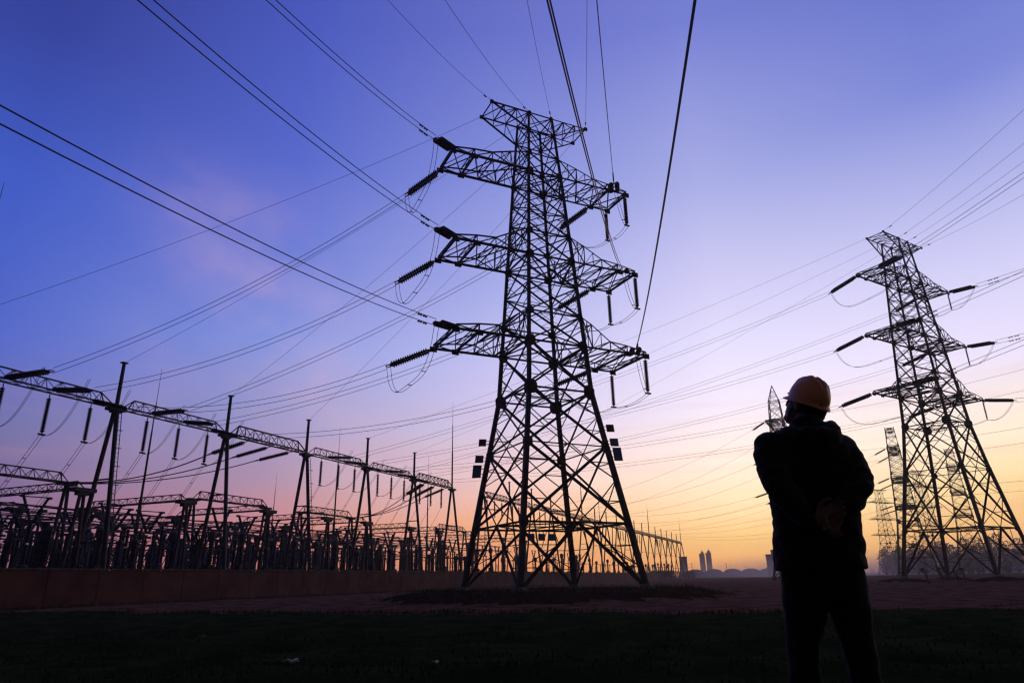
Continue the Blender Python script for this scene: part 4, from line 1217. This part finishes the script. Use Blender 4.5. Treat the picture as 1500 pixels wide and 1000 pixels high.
pf = mth('MULTIPLY', mth('MULTIPLY', band, along), mth('MULTIPLY', ramp01(nz2.outputs['Fac'], .3, .8), .30))
c_ = mix(pf, c_, srgb(226, 186, 206))
# thin level streaks low in the sky
mp3 = N.new('ShaderNodeMapping'); mp3.inputs['Scale'].default_value = (2.2, 2.2, 34); Lk.new(geo.outputs['Generated'], mp3.inputs['Vector'])
nz3 = N.new('ShaderNodeTexNoise'); nz3.inputs['Scale'].default_value = 1.4; nz3.inputs['Detail'].default_value = 8; nz3.inputs['Roughness'].default_value = .6; Lk.new(mp3.outputs[0], nz3.inputs['Vector'])
sf = mth('MULTIPLY', mth('MULTIPLY', ramp01(nz3.outputs['Fac'], .45, .75), .16), mth('MULTIPLY', ramp01(el, 1, 4), mth('SUBTRACT', 1.0, ramp01(el, 9, 20))))
c_ = mix(sf, c_, srgb(216, 150, 150))
# darker sky away from the glow
aza = mth('ABSOLUTE', mth('SUBTRACT', az, 5.0))
back = ramp01(aza, 48, 100)
c_ = mix(back, c_, srgb(46, 42, 42))
# a little physical twilight on top
sky = N.new('ShaderNodeTexSky'); sky.sky_type = 'NISHITA'; sky.sun_disc = False; sky.sun_elevation = radians(1.0); sky.sun_rotation = radians(17); sky.dust_density = 2.0
skm = mix(1.0, sky.outputs['Color'], (.004, .004, .004, 1), 'MULTIPLY')
c_ = mix(1.0, c_, skm, 'ADD')
Lk.new(c_, bg.inputs['Color']); bg.inputs['Strength'].default_value = 1.0

sd = bpy.data.lights.new('sun', 'SUN'); sd.energy = .35; sd.angle = radians(8); sd.color = (1, .55, .28)
so = bpy.data.objects.new('sun', sd); col.objects.link(so)
sdir = V((sin(radians(17)) * cos(radians(1)), cos(radians(17)) * cos(radians(1)), sin(radians(1))))
so.rotation_mode = 'QUATERNION'; so.rotation_quaternion = (-sdir).to_track_quat('-Z', 'Y'); so.location = (0, 0, 60)

# ------------------------------------------------------------------ haze
hz = MB(); hz.box((150, 500, 27.5), 850, 900, 30.5)
hm = bpy.data.materials.new('haze'); hm.use_nodes = True
nt = hm.node_tree; nt.nodes.remove(nt.nodes['Principled BSDF'])
pv = nt.nodes.new('ShaderNodeVolumePrincipled'); pv.inputs['Color'].default_value = (.92, .88, .92, 1); pv.inputs['Density'].default_value = .00035; pv.inputs['Anisotropy'].default_value = .6
nt.links.new(pv.outputs[0], nt.nodes['Material Output'].inputs['Volume'])
ho = hz.build('haze', hm); ho['kind'] = 'stuff'

mz = MB(); mz.box((265, 400, 7.0), 150, 130, 7.6)
hm2 = bpy.data.materials.new('mist'); hm2.use_nodes = True
nt = hm2.node_tree; nt.nodes.remove(nt.nodes['Principled BSDF'])
pv = nt.nodes.new('ShaderNodeVolumePrincipled'); pv.inputs['Color'].default_value = (.93, .86, .92, 1); pv.inputs['Anisotropy'].default_value = .35
tc = nt.nodes.new('ShaderNodeTexCoord'); sp = nt.nodes.new('ShaderNodeSeparateXYZ'); nt.links.new(tc.outputs['Object'], sp.inputs[0])
mr = nt.nodes.new('ShaderNodeMapRange'); mr.interpolation_type = 'SMOOTHSTEP'; nt.links.new(sp.outputs['Z'], mr.inputs['Value'])
mr.inputs['From Min'].default_value = 1.0; mr.inputs['From Max'].default_value = 14.0; mr.inputs['To Min'].default_value = .0062; mr.inputs['To Max'].default_value = 0
nt.links.new(mr.outputs['Result'], pv.inputs['Density'])
nt.links.new(pv.outputs[0], nt.nodes['Material Output'].inputs['Volume'])
mo = mz.build('mist', hm2); mo['kind'] = 'stuff'

# ------------------------------------------------------------------ render settings
scn.view_settings.view_transform = 'Standard'; scn.view_settings.look = 'None'
scn.view_settings.exposure = 0; scn.view_settings.gamma = 1
scn.render.engine = 'CYCLES'
scn.cycles.use_denoising = True
scn.cycles.max_bounces = 4; scn.cycles.diffuse_bounces = 2; scn.cycles.glossy_bounces = 2; scn.cycles.volume_bounces = 0
scn.cycles.filter_width = 1.3
